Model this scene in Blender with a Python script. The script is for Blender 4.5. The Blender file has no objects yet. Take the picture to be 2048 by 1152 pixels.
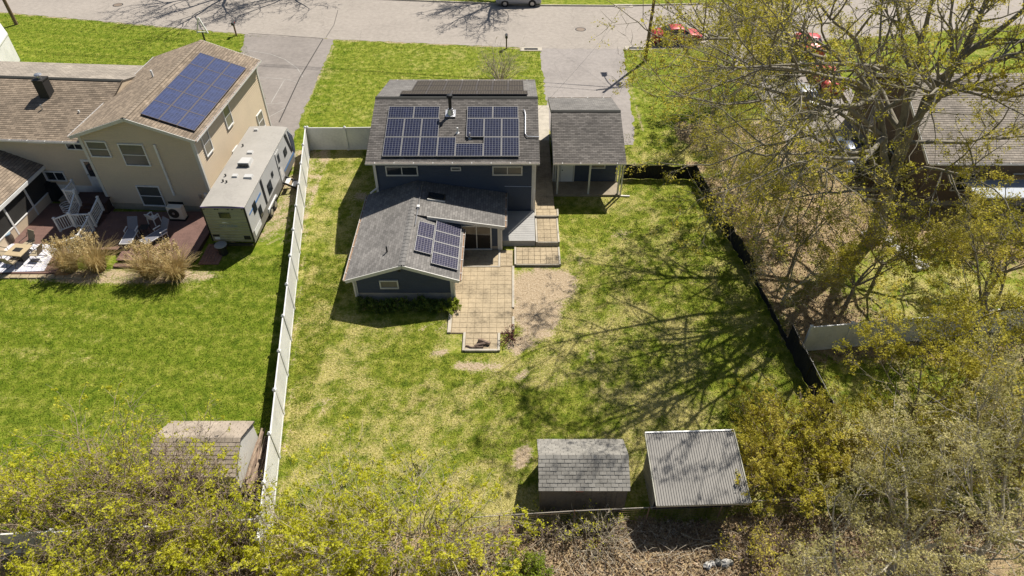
import bpy, math, random
import numpy as np
from mathutils import Vector, Matrix

# ------------------------------------------------------------------ camera, sky, sun, exposure
S = bpy.context.scene
col = S.collection
CAM_H, CAM_T, CAM_F = 26.0, math.radians(42.3), 1365.0          # drone height, depression, focal length in photo pixels
cam_d = bpy.data.cameras.new('camera'); cam = bpy.data.objects.new('camera', cam_d); col.objects.link(cam)
cam.location = (0, 0, CAM_H); cam.rotation_euler = (math.pi/2 - CAM_T, 0, 0)
cam_d.sensor_width = 36.0; cam_d.lens = 36.0*CAM_F/2048.0
cam_d.clip_start = 0.5; cam_d.clip_end = 3000
S.camera = cam
S.render.resolution_x, S.render.resolution_y = 1024, 576
SUN_EL = math.radians(52.6); SUN_DIR = Vector((0.589, 0.808, 0))
W = bpy.data.worlds.new('World'); S.world = W; W.use_nodes = True
nt = W.node_tree; sky = nt.nodes.new('ShaderNodeTexSky'); sky.sky_type = 'NISHITA'; sky.sun_disc = False
sky.sun_elevation = SUN_EL; sky.sun_rotation = math.atan2(SUN_DIR.x, SUN_DIR.y)
bg = nt.nodes['Background']; bg.inputs['Strength'].default_value = 0.052
nt.links.new(sky.outputs[0], bg.inputs['Color'])
sd = bpy.data.lights.new('sun', 'SUN'); sd.energy = 4.8; sd.angle = math.radians(0.5); sd.color = (1.0, 0.95, 0.87)
sun = bpy.data.objects.new('sun', sd); col.objects.link(sun)
dv = Vector((SUN_DIR.x*math.cos(SUN_EL), SUN_DIR.y*math.cos(SUN_EL), math.sin(SUN_EL)))
sun.rotation_euler = dv.to_track_quat('Z', 'Y').to_euler(); sun.location = (30, 40, 60)
S.view_settings.view_transform = 'Standard'; S.view_settings.look = 'None'
S.view_settings.exposure = 0.58; S.view_settings.gamma = 1.0; S.view_settings.use_curve_mapping = False

rng = np.random.default_rng(7); random.seed(7)
R = math.radians

# ------------------------------------------------------------------ survey: photo pixel -> point at height z / depth Y
def ray(x, y):
    u = (x-1024)/CAM_F; v = (576-y)/CAM_F; c, s = math.cos(CAM_T), math.sin(CAM_T)
    return (u, c+v*s, -s+v*c)
def G(x, y, z=0.0):
    d = ray(x, y); t = (z-CAM_H)/d[2]; return Vector((d[0]*t, d[1]*t, z))
def GY(x, y, Y):
    d = ray(x, y); t = Y/d[1]; return Vector((d[0]*t, Y, CAM_H+d[2]*t))

# ------------------------------------------------------------------ materials
MATS = {}
def _new(name):
    m = bpy.data.materials.new(name); m.use_nodes = True
    return m, m.node_tree, m.node_tree.nodes['Principled BSDF']
def rgba(c): return (c[0], c[1], c[2], 1)
def noise(nt, scale, detail=4, vec=None, rough=.6):
    n = nt.nodes.new('ShaderNodeTexNoise'); n.inputs['Scale'].default_value = scale
    n.inputs['Detail'].default_value = detail; n.inputs['Roughness'].default_value = rough
    if vec is not None: nt.links.new(vec, n.inputs['Vector'])
    return n.outputs['Fac']
def ramp(nt, fac, stops):
    r = nt.nodes.new('ShaderNodeValToRGB'); nt.links.new(fac, r.inputs[0]); e = r.color_ramp.elements
    while len(e) < len(stops): e.new(0.5)
    for i, (p, c) in enumerate(stops): e[i].position = p; e[i].color = rgba(c)
    return r.outputs[0]
def math_(nt, op, a, b=None, c=None, clamp=False):
    n = nt.nodes.new('ShaderNodeMath'); n.operation = op; n.use_clamp = clamp
    for i, v in enumerate((a, b, c)):
        if v is None: continue
        if isinstance(v, (int, float)): n.inputs[i].default_value = v
        else: nt.links.new(v, n.inputs[i])
    return n.outputs[0]
def mixc(nt, fac, a, b, mode='MIX'):
    n = nt.nodes.new('ShaderNodeMix'); n.data_type = 'RGBA'; n.blend_type = mode; n.clamp_factor = True
    for s, v in ((n.inputs['Factor'], fac), (n.inputs['A'], a), (n.inputs['B'], b)):
        if isinstance(v, (int, float)): s.default_value = v
        elif isinstance(v, tuple): s.default_value = rgba(v)
        else: nt.links.new(v, s)
    return n.outputs['Result']
def coords(nt, kind='Object'):
    return nt.nodes.new('ShaderNodeTexCoord').outputs[kind]
def wpos(nt): return nt.nodes.new('ShaderNodeNewGeometry').outputs['Position']
def attr(nt, name):
    a = nt.nodes.new('ShaderNodeAttribute'); a.attribute_name = name; return a.outputs['Fac']
def bump(nt, bs, h, strength, dist):
    b = nt.nodes.new('ShaderNodeBump'); b.inputs['Strength'].default_value = strength; b.inputs['Distance'].default_value = dist
    nt.links.new(h, b.inputs['Height']); nt.links.new(b.outputs[0], bs.inputs['Normal'])
def sc(c, k): return tuple(min(1, v*k) for v in c)

def mat(name, c, rough=.75, var=.18, s1=.7, s2=14., bmp=.0, metal=0., spec=.3, world=True, c2=None):
    if name in MATS: return MATS[name]
    m, nt, bs = _new(name); v = wpos(nt) if world else coords(nt)
    f = math_(nt, 'ADD', math_(nt, 'MULTIPLY', noise(nt, s1, 5, v), .6), math_(nt, 'MULTIPLY', noise(nt, s2, 3, v), .4))
    cc = ramp(nt, f, [(.32, sc(c, 1-var*1.6)), (.5, c), (.68, sc(c2 or c, 1+var))])
    nt.links.new(cc, bs.inputs['Base Color']); bs.inputs['Roughness'].default_value = rough
    bs.inputs['Metallic'].default_value = metal; bs.inputs['Specular IOR Level'].default_value = spec
    if bmp: bump(nt, bs, noise(nt, s2*3, 3, v), bmp, .02)
    MATS[name] = m; return m

def shingle_mat(name, c, var=.3, bw=.30, rh=.145, streak=.0):
    m, nt, bs = _new(name); uv = coords(nt, 'UV'); p = wpos(nt)
    b = nt.nodes.new('ShaderNodeTexBrick'); nt.links.new(uv, b.inputs['Vector'])
    b.offset = .5; b.inputs['Scale'].default_value = 1; b.inputs['Brick Width'].default_value = bw; b.inputs['Row Height'].default_value = rh
    b.inputs['Mortar Size'].default_value = .009; b.inputs['Mortar Smooth'].default_value = .3; b.inputs['Bias'].default_value = 0
    b.inputs['Color1'].default_value = rgba(sc(c, 1-var)); b.inputs['Color2'].default_value = rgba(sc(c, 1+var)); b.inputs['Mortar'].default_value = rgba(sc(c, .35))
    n = ramp(nt, noise(nt, .5, 5, p), [(.3, (.78, .77, .76)), (.7, (1.15, 1.13, 1.1))])
    cc = mixc(nt, 1.0, b.outputs['Color'], n, 'MULTIPLY')
    n2 = ramp(nt, noise(nt, 45, 2, p), [(.3, (.8, .8, .8)), (.7, (1.2, 1.2, 1.2))])
    cc = mixc(nt, 1.0, cc, n2, 'MULTIPLY')
    nt.links.new(cc, bs.inputs['Base Color']); bs.inputs['Roughness'].default_value = .9; bs.inputs['Specular IOR Level'].default_value = .25
    bump(nt, bs, noise(nt, 90, 2, p), .35, .01)
    MATS[name] = m; return m

def solar_mat(name, cell, line, lw=.045, rough=.18):
    m, nt, bs = _new(name); uv = coords(nt, 'UV')
    b = nt.nodes.new('ShaderNodeTexBrick'); nt.links.new(uv, b.inputs['Vector']); b.offset = 0; b.squash = 1
    b.inputs['Scale'].default_value = 1; b.inputs['Brick Width'].default_value = 1; b.inputs['Row Height'].default_value = 1
    b.inputs['Mortar Size'].default_value = lw; b.inputs['Mortar Smooth'].default_value = .1
    b.inputs['Color1'].default_value = rgba(sc(cell, .8)); b.inputs['Color2'].default_value = rgba(sc(cell, 1.3)); b.inputs['Mortar'].default_value = rgba(line)
    nt.links.new(b.outputs['Color'], bs.inputs['Base Color']); bs.inputs['Roughness'].default_value = rough
    bs.inputs['Specular IOR Level'].default_value = .22; MATS[name] = m; return m

def glass_mat(name, c=(.02, .025, .03), rough=.06):
    m, nt, bs = _new(name); bs.inputs['Base Color'].default_value = rgba(c); bs.inputs['Roughness'].default_value = rough
    bs.inputs['Specular IOR Level'].default_value = .7; MATS[name] = m; return m

def leaf_mat(name, stops, trans=.45):
    m, nt, bs = _new(name); f = attr(nt, 'rnd'); cc = ramp(nt, f, stops)
    nt.links.new(cc, bs.inputs['Base Color']); bs.inputs['Roughness'].default_value = .6; bs.inputs['Specular IOR Level'].default_value = .2
    t = nt.nodes.new('ShaderNodeBsdfTranslucent'); nt.links.new(cc, t.inputs['Color'])
    mx = nt.nodes.new('ShaderNodeMixShader'); mx.inputs[0].default_value = trans
    out = nt.nodes['Material Output']; nt.links.new(bs.outputs[0], mx.inputs[1]); nt.links.new(t.outputs[0], mx.inputs[2]); nt.links.new(mx.outputs[0], out.inputs['Surface'])
    MATS[name] = m; return m

BLUE = mat('slate_blue_siding', (.050, .062, .088), .6, .10, .6, 9)
TRIM = mat('white_trim', (.56, .54, .49), .5, .08, .9, 12)
VINYL = mat('white_vinyl', (.68, .67, .645), .4, .11, .8, 6)
BEIGE = mat('beige_siding', (.56, .455, .325), .6, .06, .5, 9)
CONC = mat('foundation_concrete', (.34, .30, .24), .9, .2, 1.2, 18, .3)
PORCHC = mat('porch_concrete', (.30, .25, .18), .9, .2, 1.5, 18, .3)
KERBC = mat('pale_kerb_concrete', (.43, .385, .31), .9, .2, 2, 22, .3)
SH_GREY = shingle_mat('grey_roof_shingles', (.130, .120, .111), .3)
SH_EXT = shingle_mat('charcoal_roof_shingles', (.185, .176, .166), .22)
SH_BROWN = shingle_mat('brown_roof_shingles', (.245, .195, .145), .26, .32, .17)
SH_TAUPE = shingle_mat('taupe_roof_shingles', (.29, .255, .215), .2, .32, .17)
SH_DARKGRN = shingle_mat('dark_ridge_shingles', (.10, .10, .09), .2)
RIDGEG = mat('grey_ridge_shingle', (.165, .157, .147), .9, .2, 2, 25, .3); RIDGEB = mat('brown_ridge_shingle', (.235, .187, .138), .9, .2, 2, 25, .3)
GUT = mat('white_gutter', (.66, .62, .56), .5, .10, 1, 12)
COPPERY = mat('leafy_gutter_trough', (.25, .16, .10), .8, .3, 3, 20)
GLASS = glass_mat('window_glass')
GLASSG = glass_mat('window_glass_screened', (.07, .075, .07), .25)
GLASST = glass_mat('window_glass_curtained', (.20, .18, .14), .25)
ALU = mat('aluminium_frame', (.22, .215, .21), .5, .06, 2, 12, metal=.2); DKF = mat('bronze_frame', (.10, .085, .085), .5, .06, 2, 12, metal=.2)
PVBLUE = solar_mat('solar_cells_blue', (.010, .013, .034), (.17, .175, .20), .045, .25)
PVPURP = solar_mat('solar_cells_violet', (.012, .012, .036), (.21, .195, .22), .05, .25)
PVBRN = solar_mat('solar_cells_oblique', (.030, .022, .017), (.13, .105, .085), .06, .55)
PVLEFT = solar_mat('solar_cells_royal', (.020, .032, .092), (.06, .075, .15), .06, .5)
BLACK = mat('black_plastic', (.018, .018, .02), .5, .1)
DARKM = mat('dark_metal', (.05, .048, .045), .45, .2, metal=.5)
STEEL = mat('galvanised_steel', (.55, .55, .56), .35, .12, 2, 20, metal=.8)
DOORW = mat('white_door_paint', (.74, .73, .70), .45, .06)
WOODP = mat('utility_pole_wood', (.17, .115, .07), .85, .3, 1.5, 20, .3)
BARK = mat('grey_brown_bark', (.225, .20, .15), .9, .35, 1.5, 14, .6)
BARKP = mat('pale_lichen_bark', (.40, .365, .28), .9, .3, 1.5, 14, .5)
TWIG = mat('brown_twigs', (.30, .23, .17), .9, .3, 1, 20)
TWIGP = mat('pale_twigs', (.43, .37, .275), .9, .3, 1, 20)

# ------------------------------------------------------------------ mesh building
def tag(o, label=None, cat=None, group=None, kind=None):
    if label: o['label'] = label
    if cat: o['category'] = cat
    if group: o['group'] = group
    if kind: o['kind'] = kind
    return o
def thing(name, label, cat, loc=(0, 0, 0), rz=0., group=None, kind=None):
    o = bpy.data.objects.new(name, None); col.objects.link(o); o.empty_display_size = .3
    o.location = loc; o.rotation_euler = (0, 0, rz); return tag(o, label, cat, group, kind)
def link(name, me, m, parent=None):
    o = bpy.data.objects.new(name, me); col.objects.link(o)
    if m is not None and not me.materials: me.materials.append(m)
    if parent is not None: o.parent = parent
    return o
def copy_tree(o, parent=None):
    c = o.copy(); col.objects.link(c); c.parent = parent
    for ch in list(o.children): copy_tree(ch, c)
    return c
def root_of(p):
    while p.parent is not None: p = p.parent
    return p

class MB:
    def __init__(s, xf=None): s.v = []; s.f = []; s.uv = []; s.xf = xf; s.sm = False
    def face(s, pts, uv=None):
        i = len(s.v)
        for p in pts: s.v.append(tuple(p))
        s.f.append(tuple(range(i, i+len(pts)))); s.uv += list(uv) if uv else [(0, 0)]*len(pts)
        return s
    def hexa(s, b, t):          # bottom quad (ccw from above), top quad
        s.face([b[3], b[2], b[1], b[0]]); s.face(t)
        for k in range(4):
            j = (k+1) % 4; s.face([b[k], b[j], t[j], t[k]])
        return s
    def box(s, x0, x1, y0, y1, z0, z1):
        b = [(x0, y0, z0), (x1, y0, z0), (x1, y1, z0), (x0, y1, z0)]
        return s.hexa(b, [(p[0], p[1], z1) for p in b])
    def bbox(s, x0, x1, y0, y1, z0, z1, c=.02):     # box with a chamfered top
        b = [(x0, y0, z0), (x1, y0, z0), (x1, y1, z0), (x0, y1, z0)]; m = [(p[0], p[1], z1-c) for p in b]
        t = [(x0+c, y0+c, z1), (x1-c, y0+c, z1), (x1-c, y1-c, z1), (x0+c, y1-c, z1)]
        s.face([b[3], b[2], b[1], b[0]]); s.face(t)
        for k in range(4):
            j = (k+1) % 4; s.face([b[k], b[j], m[j], m[k]]); s.face([m[k], m[j], t[j], t[k]])
        return s
    def beam(s, p, q, w, h, up=(0, 0, 1)):  # rectangular bar from p to q
        p, q = Vector(p), Vector(q); d = (q-p).normalized(); up = Vector(up)
        if abs(d.dot(up)) > .98: up = Vector((0, 1, 0))
        a = d.cross(up).normalized()*(w/2); u = a.cross(d).normalized()*(h/2)
        r = lambda c: [c-a-u, c+a-u, c+a+u, c-a+u]
        A, B = r(p), r(q)
        s.face([A[0], A[1], A[2], A[3]]); s.face([B[3], B[2], B[1], B[0]])
        for k in range(4):
            j = (k+1) % 4; s.face([A[j], A[k], B[k], B[j]])
        return s
    def tube(s, pts, rad, n=8, cap=True):
        pts = [Vector(p) for p in pts]; rad = rad if isinstance(rad, (list, tuple)) else [rad]*len(pts); rings = []
        for i, p in enumerate(pts):
            d = (pts[min(i+1, len(pts)-1)]-pts[max(i-1, 0)]).normalized()
            a = d.cross(Vector((0, 0, 1)) if abs(d.z) < .95 else Vector((1, 0, 0))).normalized(); b = d.cross(a)
            rings.append([p+(a*math.cos(2*math.pi*k/n)+b*math.sin(2*math.pi*k/n))*rad[i] for k in range(n)])
        for A, B in zip(rings, rings[1:]):
            for k in range(n):
                j = (k+1) % n; s.face([A[j], A[k], B[k], B[j]])
        if cap: s.face(rings[0]); s.face(rings[-1][::-1])
        return s
    def lathe(s, prof, c=(0, 0, 0), n=16, ax='z'):
        P = {'z': lambda r, h, a: (c[0]+r*math.cos(a), c[1]+r*math.sin(a), c[2]+h),
             'x': lambda r, h, a: (c[0]+h, c[1]+r*math.cos(a), c[2]+r*math.sin(a)),
             'y': lambda r, h, a: (c[0]+r*math.sin(a), c[1]+h, c[2]+r*math.cos(a))}[ax]
        rings = [[P(r, h, 2*math.pi*k/n) for k in range(n)] for r, h in prof]
        for A, B in zip(rings, rings[1:]):
            for k in range(n):
                j = (k+1) % n; s.face([A[k], A[j], B[j], B[k]])
        s.face(rings[0][::-1]); s.face(rings[-1]); return s
    def prism(s, poly, off):    # closed prism: polygon + offset vector
        off = Vector(off); A = [Vector(p) for p in poly]; B = [p+off for p in A]
        s.face(A[::-1]); s.face(B)
        for k in range(len(A)):
            j = (k+1) % len(A); s.face([A[k], A[j], B[j], B[k]])
        return s
    def mesh(s, name, smooth=False, off=None, rz=0.):
        me = bpy.data.meshes.new(name); V = s.v
        if off is not None or rz:
            o = Vector(off or (0, 0, 0)); M = Matrix.Rotation(-rz, 4, 'Z'); V = [tuple(M @ (Vector(p)-o)) for p in V]
        me.from_pydata(V, [], s.f); u = me.uv_layers.new(name='UVMap')
        u.data.foreach_set('uv', np.array(s.uv, dtype=np.float32).ravel())
        import bmesh
        bm = bmesh.new(); bm.from_mesh(me); bmesh.ops.remove_doubles(bm, verts=bm.verts, dist=1e-5)
        if not s.sm: bmesh.ops.recalc_face_normals(bm, faces=bm.faces)
        bm.to_mesh(me); bm.free()
        if smooth:
            me.shade_smooth() if hasattr(me, 'shade_smooth') else None
        return me
    def build(s, name, m, parent=None, world=True, smooth=False, label=None, kind=None):
        off, rz = None, 0.
        if world and parent is not None:
            r = root_of(parent); off = r.location; rz = r.rotation_euler.z
        o = link(name, s.mesh(name, smooth, off, rz), m, parent)
        if label: o['label'] = label
        if kind: o['kind'] = kind
        return o

def np_mesh(name, V, F, attrs=None, smooth=False):          # V (n,3), F (m,k) of one face size
    me = bpy.data.meshes.new(name); V = np.asarray(V, dtype=np.float32); F = np.asarray(F, dtype=np.int32); k = F.shape[1]
    me.vertices.add(len(V)); me.vertices.foreach_set('co', V.ravel())
    me.loops.add(F.size); me.loops.foreach_set('vertex_index', F.ravel())
    me.polygons.add(len(F)); me.polygons.foreach_set('loop_start', np.arange(0, F.size, k, dtype=np.int32))
    me.update(calc_edges=True)
    for n, a in (attrs or {}).items():
        t = me.attributes.new(n, 'FLOAT', 'POINT'); t.data.foreach_set('value', np.asarray(a, dtype=np.float32))
    if smooth: me.polygons.foreach_set('use_smooth', np.ones(len(F), dtype=bool))
    return me

# ------------------------------------------------------------------ numpy noise for zones
class Noise2:
    def __init__(s, seed): s.g = np.random.default_rng(seed).random((256, 256))
    def __call__(s, x, y):
        xi = np.floor(x).astype(int); yi = np.floor(y).astype(int); fx = x-xi; fy = y-yi
        fx = fx*fx*(3-2*fx); fy = fy*fy*(3-2*fy); g = s.g
        a = g[xi % 256, yi % 256]; b = g[(xi+1) % 256, yi % 256]; c = g[xi % 256, (yi+1) % 256]; d = g[(xi+1) % 256, (yi+1) % 256]
        return (a*(1-fx)+b*fx)*(1-fy)+(c*(1-fx)+d*fx)*fy
def fbm(seed, x, y, sc_, oct_=4):
    t = 0; a = .5; tot = 0
    for o in range(oct_):
        t = t+a*Noise2(seed+o)(x*sc_*2**o+17.3*o, y*sc_*2**o+5.1*o); tot += a; a *= .55
    return t/tot
def sstep(a, b, x):
    t = np.clip((x-a)/(b-a), 0, 1); return t*t*(3-2*t)

FENCE_A, FENCE_B = Vector((-14.7, 43.5, 0)), Vector((-9.55, 12.6, 0))   # long white fence
def fence_x(y): return FENCE_A.x+(FENCE_A.y-y)/(FENCE_A.y-FENCE_B.y)*(FENCE_B.x-FENCE_A.x)
BF = [(7.5, 39.7), (12.45, 39.6), (12.9, 35.5), (13.8, 29.3), (14.2, 24.2), (14.55, 19.3)]   # black mesh fence
def blackf_x(y): return np.interp(y, [10, 19.3, 24.2, 29.3, 35.5, 39.6, 60], [14.9, 14.55, 14.2, 13.8, 12.9, 12.45, 12.2])

ROAD_E = [(-120, 84), (-80, 76.3), (-52, 70.3), (-25.6, 64.7), (-17.2, 63.5), (2.6, 61.35), (11, 61.2), (23, 62.0), (52, 67.5), (80, 74), (120, 84)]
def blob(x, y, p, rx, ry, soft=.5):
    d = np.sqrt(((x-p[0])/rx)**2+((y-p[1])/ry)**2); return 1-sstep(1-soft, 1+soft, d)
def zones(x, y):
    """dry (straw in the lawn), dirt (bare soil), lush (thick dark lawn), litter (dead leaves)"""
    n1 = fbm(11, x, y, .35); n2 = fbm(31, x, y, 1.3); n3 = fbm(51, x, y, 3.5)
    lawn_left = x < fence_x(np.clip(y, 12, 44))
    front = y > 46.5
    own = (~lawn_left) & (~front)
    dry = np.where(own, .36+1.2*(n1-.5)+1.3*(n2-.5)+1.0*(n3-.5), 0)
    dry = np.where(lawn_left, .09+.55*(n1-.5)+.5*(n2-.5)+.45*(n3-.5), dry)
    dry = np.where(front & (x > -16.5), .18+.9*(n1-.5)+.6*(n2-.5)+.4*(n3-.5), dry)
    dry = np.where(front & (x <= -16.5), .05+.5*(n1-.5)+.3*(n2-.5), dry)
    stripe = np.sin((y+.16*x)*2*np.pi/1.5+1.2*n1)+.5*np.sin((y+.16*x)*2*np.pi/3.1)
    dry = dry+np.where(lawn_left, .10*stripe, 0)
    dry = dry+np.where(own, .16*sstep(23, 17, y), 0)
    lush = np.where(lawn_left, .75, np.where(front, .45, .25))+.35*(n1-.5)-np.where(lawn_left, .22*stripe, 0)
    dirt = np.zeros_like(x)
    def add(px, py, rx, ry, k=1.0, soft=.5):
        nonlocal dirt
        p = G(px, py); dirt = np.maximum(dirt, k*blob(x+1.2*(n2-.5), y+1.2*(n2-.5), p, rx, ry, soft))
    for a in [(1080, 575, 1.9, 1.8), (1068, 630, 1.5, 1.8), (1040, 690, .7, .6), (1120, 560, 1.0, .9), (885, 700, .5, .25), (935, 735, .9, .5), (1050, 750, .4, .35, .8),
              (985, 730, .9, .35, .8), (720, 395, .6, .7, .7), (700, 430, .5, .5, .6), (1040, 915, .4, .6, .9), (1160, 520, .5, .8, .6), (1100, 660, .4, .6, .8), (1175, 715, .35, .35, .7), (755, 595, .3, .2, .6), (905, 650, .3, .5, .8),
              (640, 815, .5, .7, .5), (690, 870, .4, .4, .4), (1270, 330, .8, .8, .5), (1240, 470, .6, .6, .5), (860, 655, 1.0, .2, .5), (1390, 560, .7, .5, .4)]: add(*a)
    # worn strips: along the fence and under the trailer
    fx = fence_x(np.clip(y, 12, 44)); dirt = np.maximum(dirt, .52*np.exp(-((x-fx-.25)/.2)**2)*(y < 43)*(y > 13))
    rv = ((x > -17.8) & (x < -12.8+.2*(n2-.5)) & (y > 32.6+1.6*(n2-.5)) & (y < 43.5)); dirt = np.maximum(dirt, rv*(.55+.9*(n2-.5)+.5*(n3-.5)))
    bed = blob(x, y, (-22.5, 29.6), 6.0, .75, .3); dirt = np.maximum(dirt, .8*bed*(.6+n2*.6))
    litter = np.zeros_like(x)
    bx = blackf_x(y)
    right = sstep(-.3, .5, x-bx+.9*(n2-.5))*sstep(21.5, 24.5, y+2*(n2-.5))*(y < 47.5+1.5*(n2-.5))
    lawn_r = blob(x+2*(n1-.5), y+2*(n2-.5), (24.5, 28.5), 5.5, 3.6, .5)       # grassy glade beyond the big tree
    lawn_r2 = sstep(.45, .62, n1)*(x > 8)*(y > 40)
    litter = np.maximum(litter, right*(1-.8*lawn_r)*(1-.6*lawn_r2)*(.75+.9*(n2-.5)))
    wood = sstep(.2, -.6, y-(14.3+.04*x)+.9*(n2-.5))*(x > -30); litter = np.maximum(litter, wood*.95)
    rd = np.interp(x, [p[0] for p in ROAD_E], [p[1] for p in ROAD_E]); dirt = np.maximum(dirt, .75*np.exp(-((y-rd+.05)/.28)**2)*(.4+1.1*n2))
    for dx0, dx1 in ((-16.55, -16.55), (2.6, 2.6), (10.0, 10.0)): dirt = np.maximum(dirt, .6*np.exp(-((x-dx0)/.22)**2)*(y > 46)*(y < 62)*(.4+n2))
    sand = blob(x+1.5*(n2-.5), y+1.5*(n2-.5), G(1590, 300), 3.2, 2.8, .4); dirt = np.maximum(dirt, .95*sand)
    add(1530, 250, 1.6, 1.2, .7); add(1560, 290, 1.2, 1.2, .8); add(1470, 400, 1.2, 2.0, .7); add(1190, 330, .7, 1.2, .5)
    dry = dry+.25*lawn_r
    return np.clip(dry, 0, 1), np.clip(dirt, 0, 1), np.clip(lush, 0, 1), np.clip(litter, 0, 1)

def ground_color(nt):
    p = wpos(nt); fine = noise(nt, 9, 4, p); mid = noise(nt, 2.2, 4, p); mic = noise(nt, 38, 2, p); big = noise(nt, .25, 3, p)
    jit = math_(nt, 'ADD', math_(nt, 'MULTIPLY', math_(nt, 'SUBTRACT', fine, .5), 1.1), math_(nt, 'MULTIPLY', math_(nt, 'SUBTRACT', mid, .5), .9))
    def thr(a, lo, hi):
        n = nt.nodes.new('ShaderNodeMapRange'); n.inputs['From Min'].default_value = lo; n.inputs['From Max'].default_value = hi
        nt.links.new(math_(nt, 'ADD', a, jit), n.inputs['Value']); return n.outputs['Result']
    dry, dirt, lush, lit = attr(nt, 'dry'), attr(nt, 'dirt'), attr(nt, 'lush'), attr(nt, 'litter')
    g1 = ramp(nt, mid, [(.28, (.095, .142, .014)), (.5, (.222, .250, .030)), (.72, (.395, .375, .085))])
    g2 = ramp(nt, mid, [(.28, (.068, .118, .007)), (.5, (.148, .200, .015)), (.72, (.265, .29, .04))])
    g = mixc(nt, lush, g1, g2)
    straw = ramp(nt, fine, [(.3, (.33, .29, .075)), (.55, (.48, .41, .16)), (.75, (.60, .51, .26))])
    g = mixc(nt, math_(nt, 'MULTIPLY', thr(dry, .30, .85), .85), g, straw)
    soil = ramp(nt, fine, [(.3, (.30, .22, .135)), (.5, (.43, .33, .215)), (.72, (.54, .44, .31))])
    g = mixc(nt, thr(dirt, .35, .75), g, soil)
    leaves = ramp(nt, mic, [(.3, (.12, .085, .048)), (.45, (.28, .20, .11)), (.58, (.41, .31, .18)), (.75, (.55, .45, .29))])
    leaves = mixc(nt, 1.0, leaves, ramp(nt, mid, [(.3, (.62, .60, .58)), (.5, (1, 1, 1)), (.7, (1.25, 1.22, 1.15))]), 'MULTIPLY')
    g = mixc(nt, thr(lit, .35, .7), g, leaves)
    g = mixc(nt, 1.0, g, ramp(nt, mic, [(.3, (.6, .6, .6)), (.5, (1, 1, 1)), (.7, (1.4, 1.4, 1.4))]), 'MULTIPLY')
    return g, fine, mic
def ground_mat():
    m, nt, bs = _new('lawn_and_soil'); c, fine, mic = ground_color(nt); nt.links.new(c, bs.inputs['Base Color'])
    bs.inputs['Roughness'].default_value = 1; bs.inputs['Specular IOR Level'].default_value = .1
    bump(nt, bs, math_(nt, 'ADD', fine, math_(nt, 'MULTIPLY', mic, .6)), .9, .08); return m
GROUND = ground_mat()

# ------------------------------------------------------------------ ground
gx = np.concatenate([[-900, -500, -250, -150, -100, -80], np.arange(-64, 64.1, .42), [80, 100, 150, 250, 500, 900]])
gy = np.concatenate([[-600, -300, -120, -50, -20, -5, 2], np.arange(6, 88.1, .42), [100, 120, 160, 250, 500, 1200]])
GX, GYY = np.meshgrid(gx, gy, indexing='ij'); nx, ny = GX.shape
dr, di, lu, li = zones(GX.ravel(), GYY.ravel())
idx = np.arange(nx*ny).reshape(nx, ny)
F = np.stack([idx[:-1, :-1].ravel(), idx[1:, :-1].ravel(), idx[1:, 1:].ravel(), idx[:-1, 1:].ravel()], 1)
ground = link('ground', np_mesh('ground', np.stack([GX.ravel(), GYY.ravel(), np.zeros(nx*ny)], 1), F, dict(dry=dr, dirt=di, lush=lu, litter=li)), GROUND)
tag(ground, kind='structure')

# street and driveways as sheets
def road_y(x): return float(np.interp(x, [p[0] for p in ROAD_E], [p[1] for p in ROAD_E]))
def ragged(pts, z, amp=.07, step=.35, seed=0):
    g = np.random.default_rng(seed); out = []
    for p, q_ in zip(pts, pts[1:]+pts[:1]):
        p, q_ = Vector((p[0], p[1], z)), Vector((q_[0], q_[1], z)); n_ = max(1, int((q_-p).length/step)); d_ = (q_-p).normalized(); w_ = Vector((-d_.y, d_.x, 0))
        for k_ in range(n_): out.append(p.lerp(q_, k_/n_)+w_*(amp*g.normal()*(.4 if k_ == 0 else 1)))
    return out
def sheet_mat(name, c, cr=(.5, .5, .5), stain=.25, crack=True):
    m, nt, bs = _new(name); p = wpos(nt)
    a = ramp(nt, noise(nt, .22, 5, p), [(.3, sc(c, 1-stain)), (.5, c), (.7, sc(c, 1+stain*.5))])
    a = mixc(nt, 1.0, a, ramp(nt, noise(nt, 60, 2, p), [(.3, (.82, .82, .82)), (.7, (1.16, 1.16, 1.16))]), 'MULTIPLY')
    a = mixc(nt, 1.0, a, ramp(nt, noise(nt, 2.5, 4, p), [(.35, (.90, .90, .90)), (.65, (1.06, 1.06, 1.06))]), 'MULTIPLY')
    if crack:
        v = nt.nodes.new('ShaderNodeTexVoronoi'); v.feature = 'DISTANCE_TO_EDGE'; v.inputs['Scale'].default_value = .16
        mp = nt.nodes.new('ShaderNodeVectorMath'); mp.operation = 'ADD'; nn = nt.nodes.new('ShaderNodeTexNoise'); nn.inputs['Scale'].default_value = .7; nt.links.new(p, nn.inputs['Vector'])
        nt.links.new(p, mp.inputs[0]); nt.links.new(nn.outputs['Color'], mp.inputs[1]); nt.links.new(mp.outputs[0], v.inputs['Vector'])
        a = mixc(nt, ramp(nt, v.outputs['Distance'], [(.0, (.35, .35, .35)), (.006, (0, 0, 0))]), a, sc(c, .5))
    nt.links.new(a, bs.inputs['Base Color']); bs.inputs['Roughness'].default_value = .92; bs.inputs['Specular IOR Level'].default_value = .2
    bump(nt, bs, noise(nt, 80, 2, p), .3, .01); return m
ROADM = sheet_mat('worn_pale_asphalt', (.33, .292, .252), stain=.08)
DRIVEM = sheet_mat('driveway_asphalt_grey', (.295, .265, .242), stain=.16)
DRIVEL = sheet_mat('driveway_asphalt_dull', (.25, .222, .198), stain=.2, crack=False)
xs = np.concatenate([np.arange(-120, -60, 4), np.arange(-60, 60, .4), np.arange(60, 121, 4)])
jt = lambda x: .10*(math.sin(x*5.3)+math.sin(x*2.1+1)+math.sin(x*9.7+2))*.5
b = MB()
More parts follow.
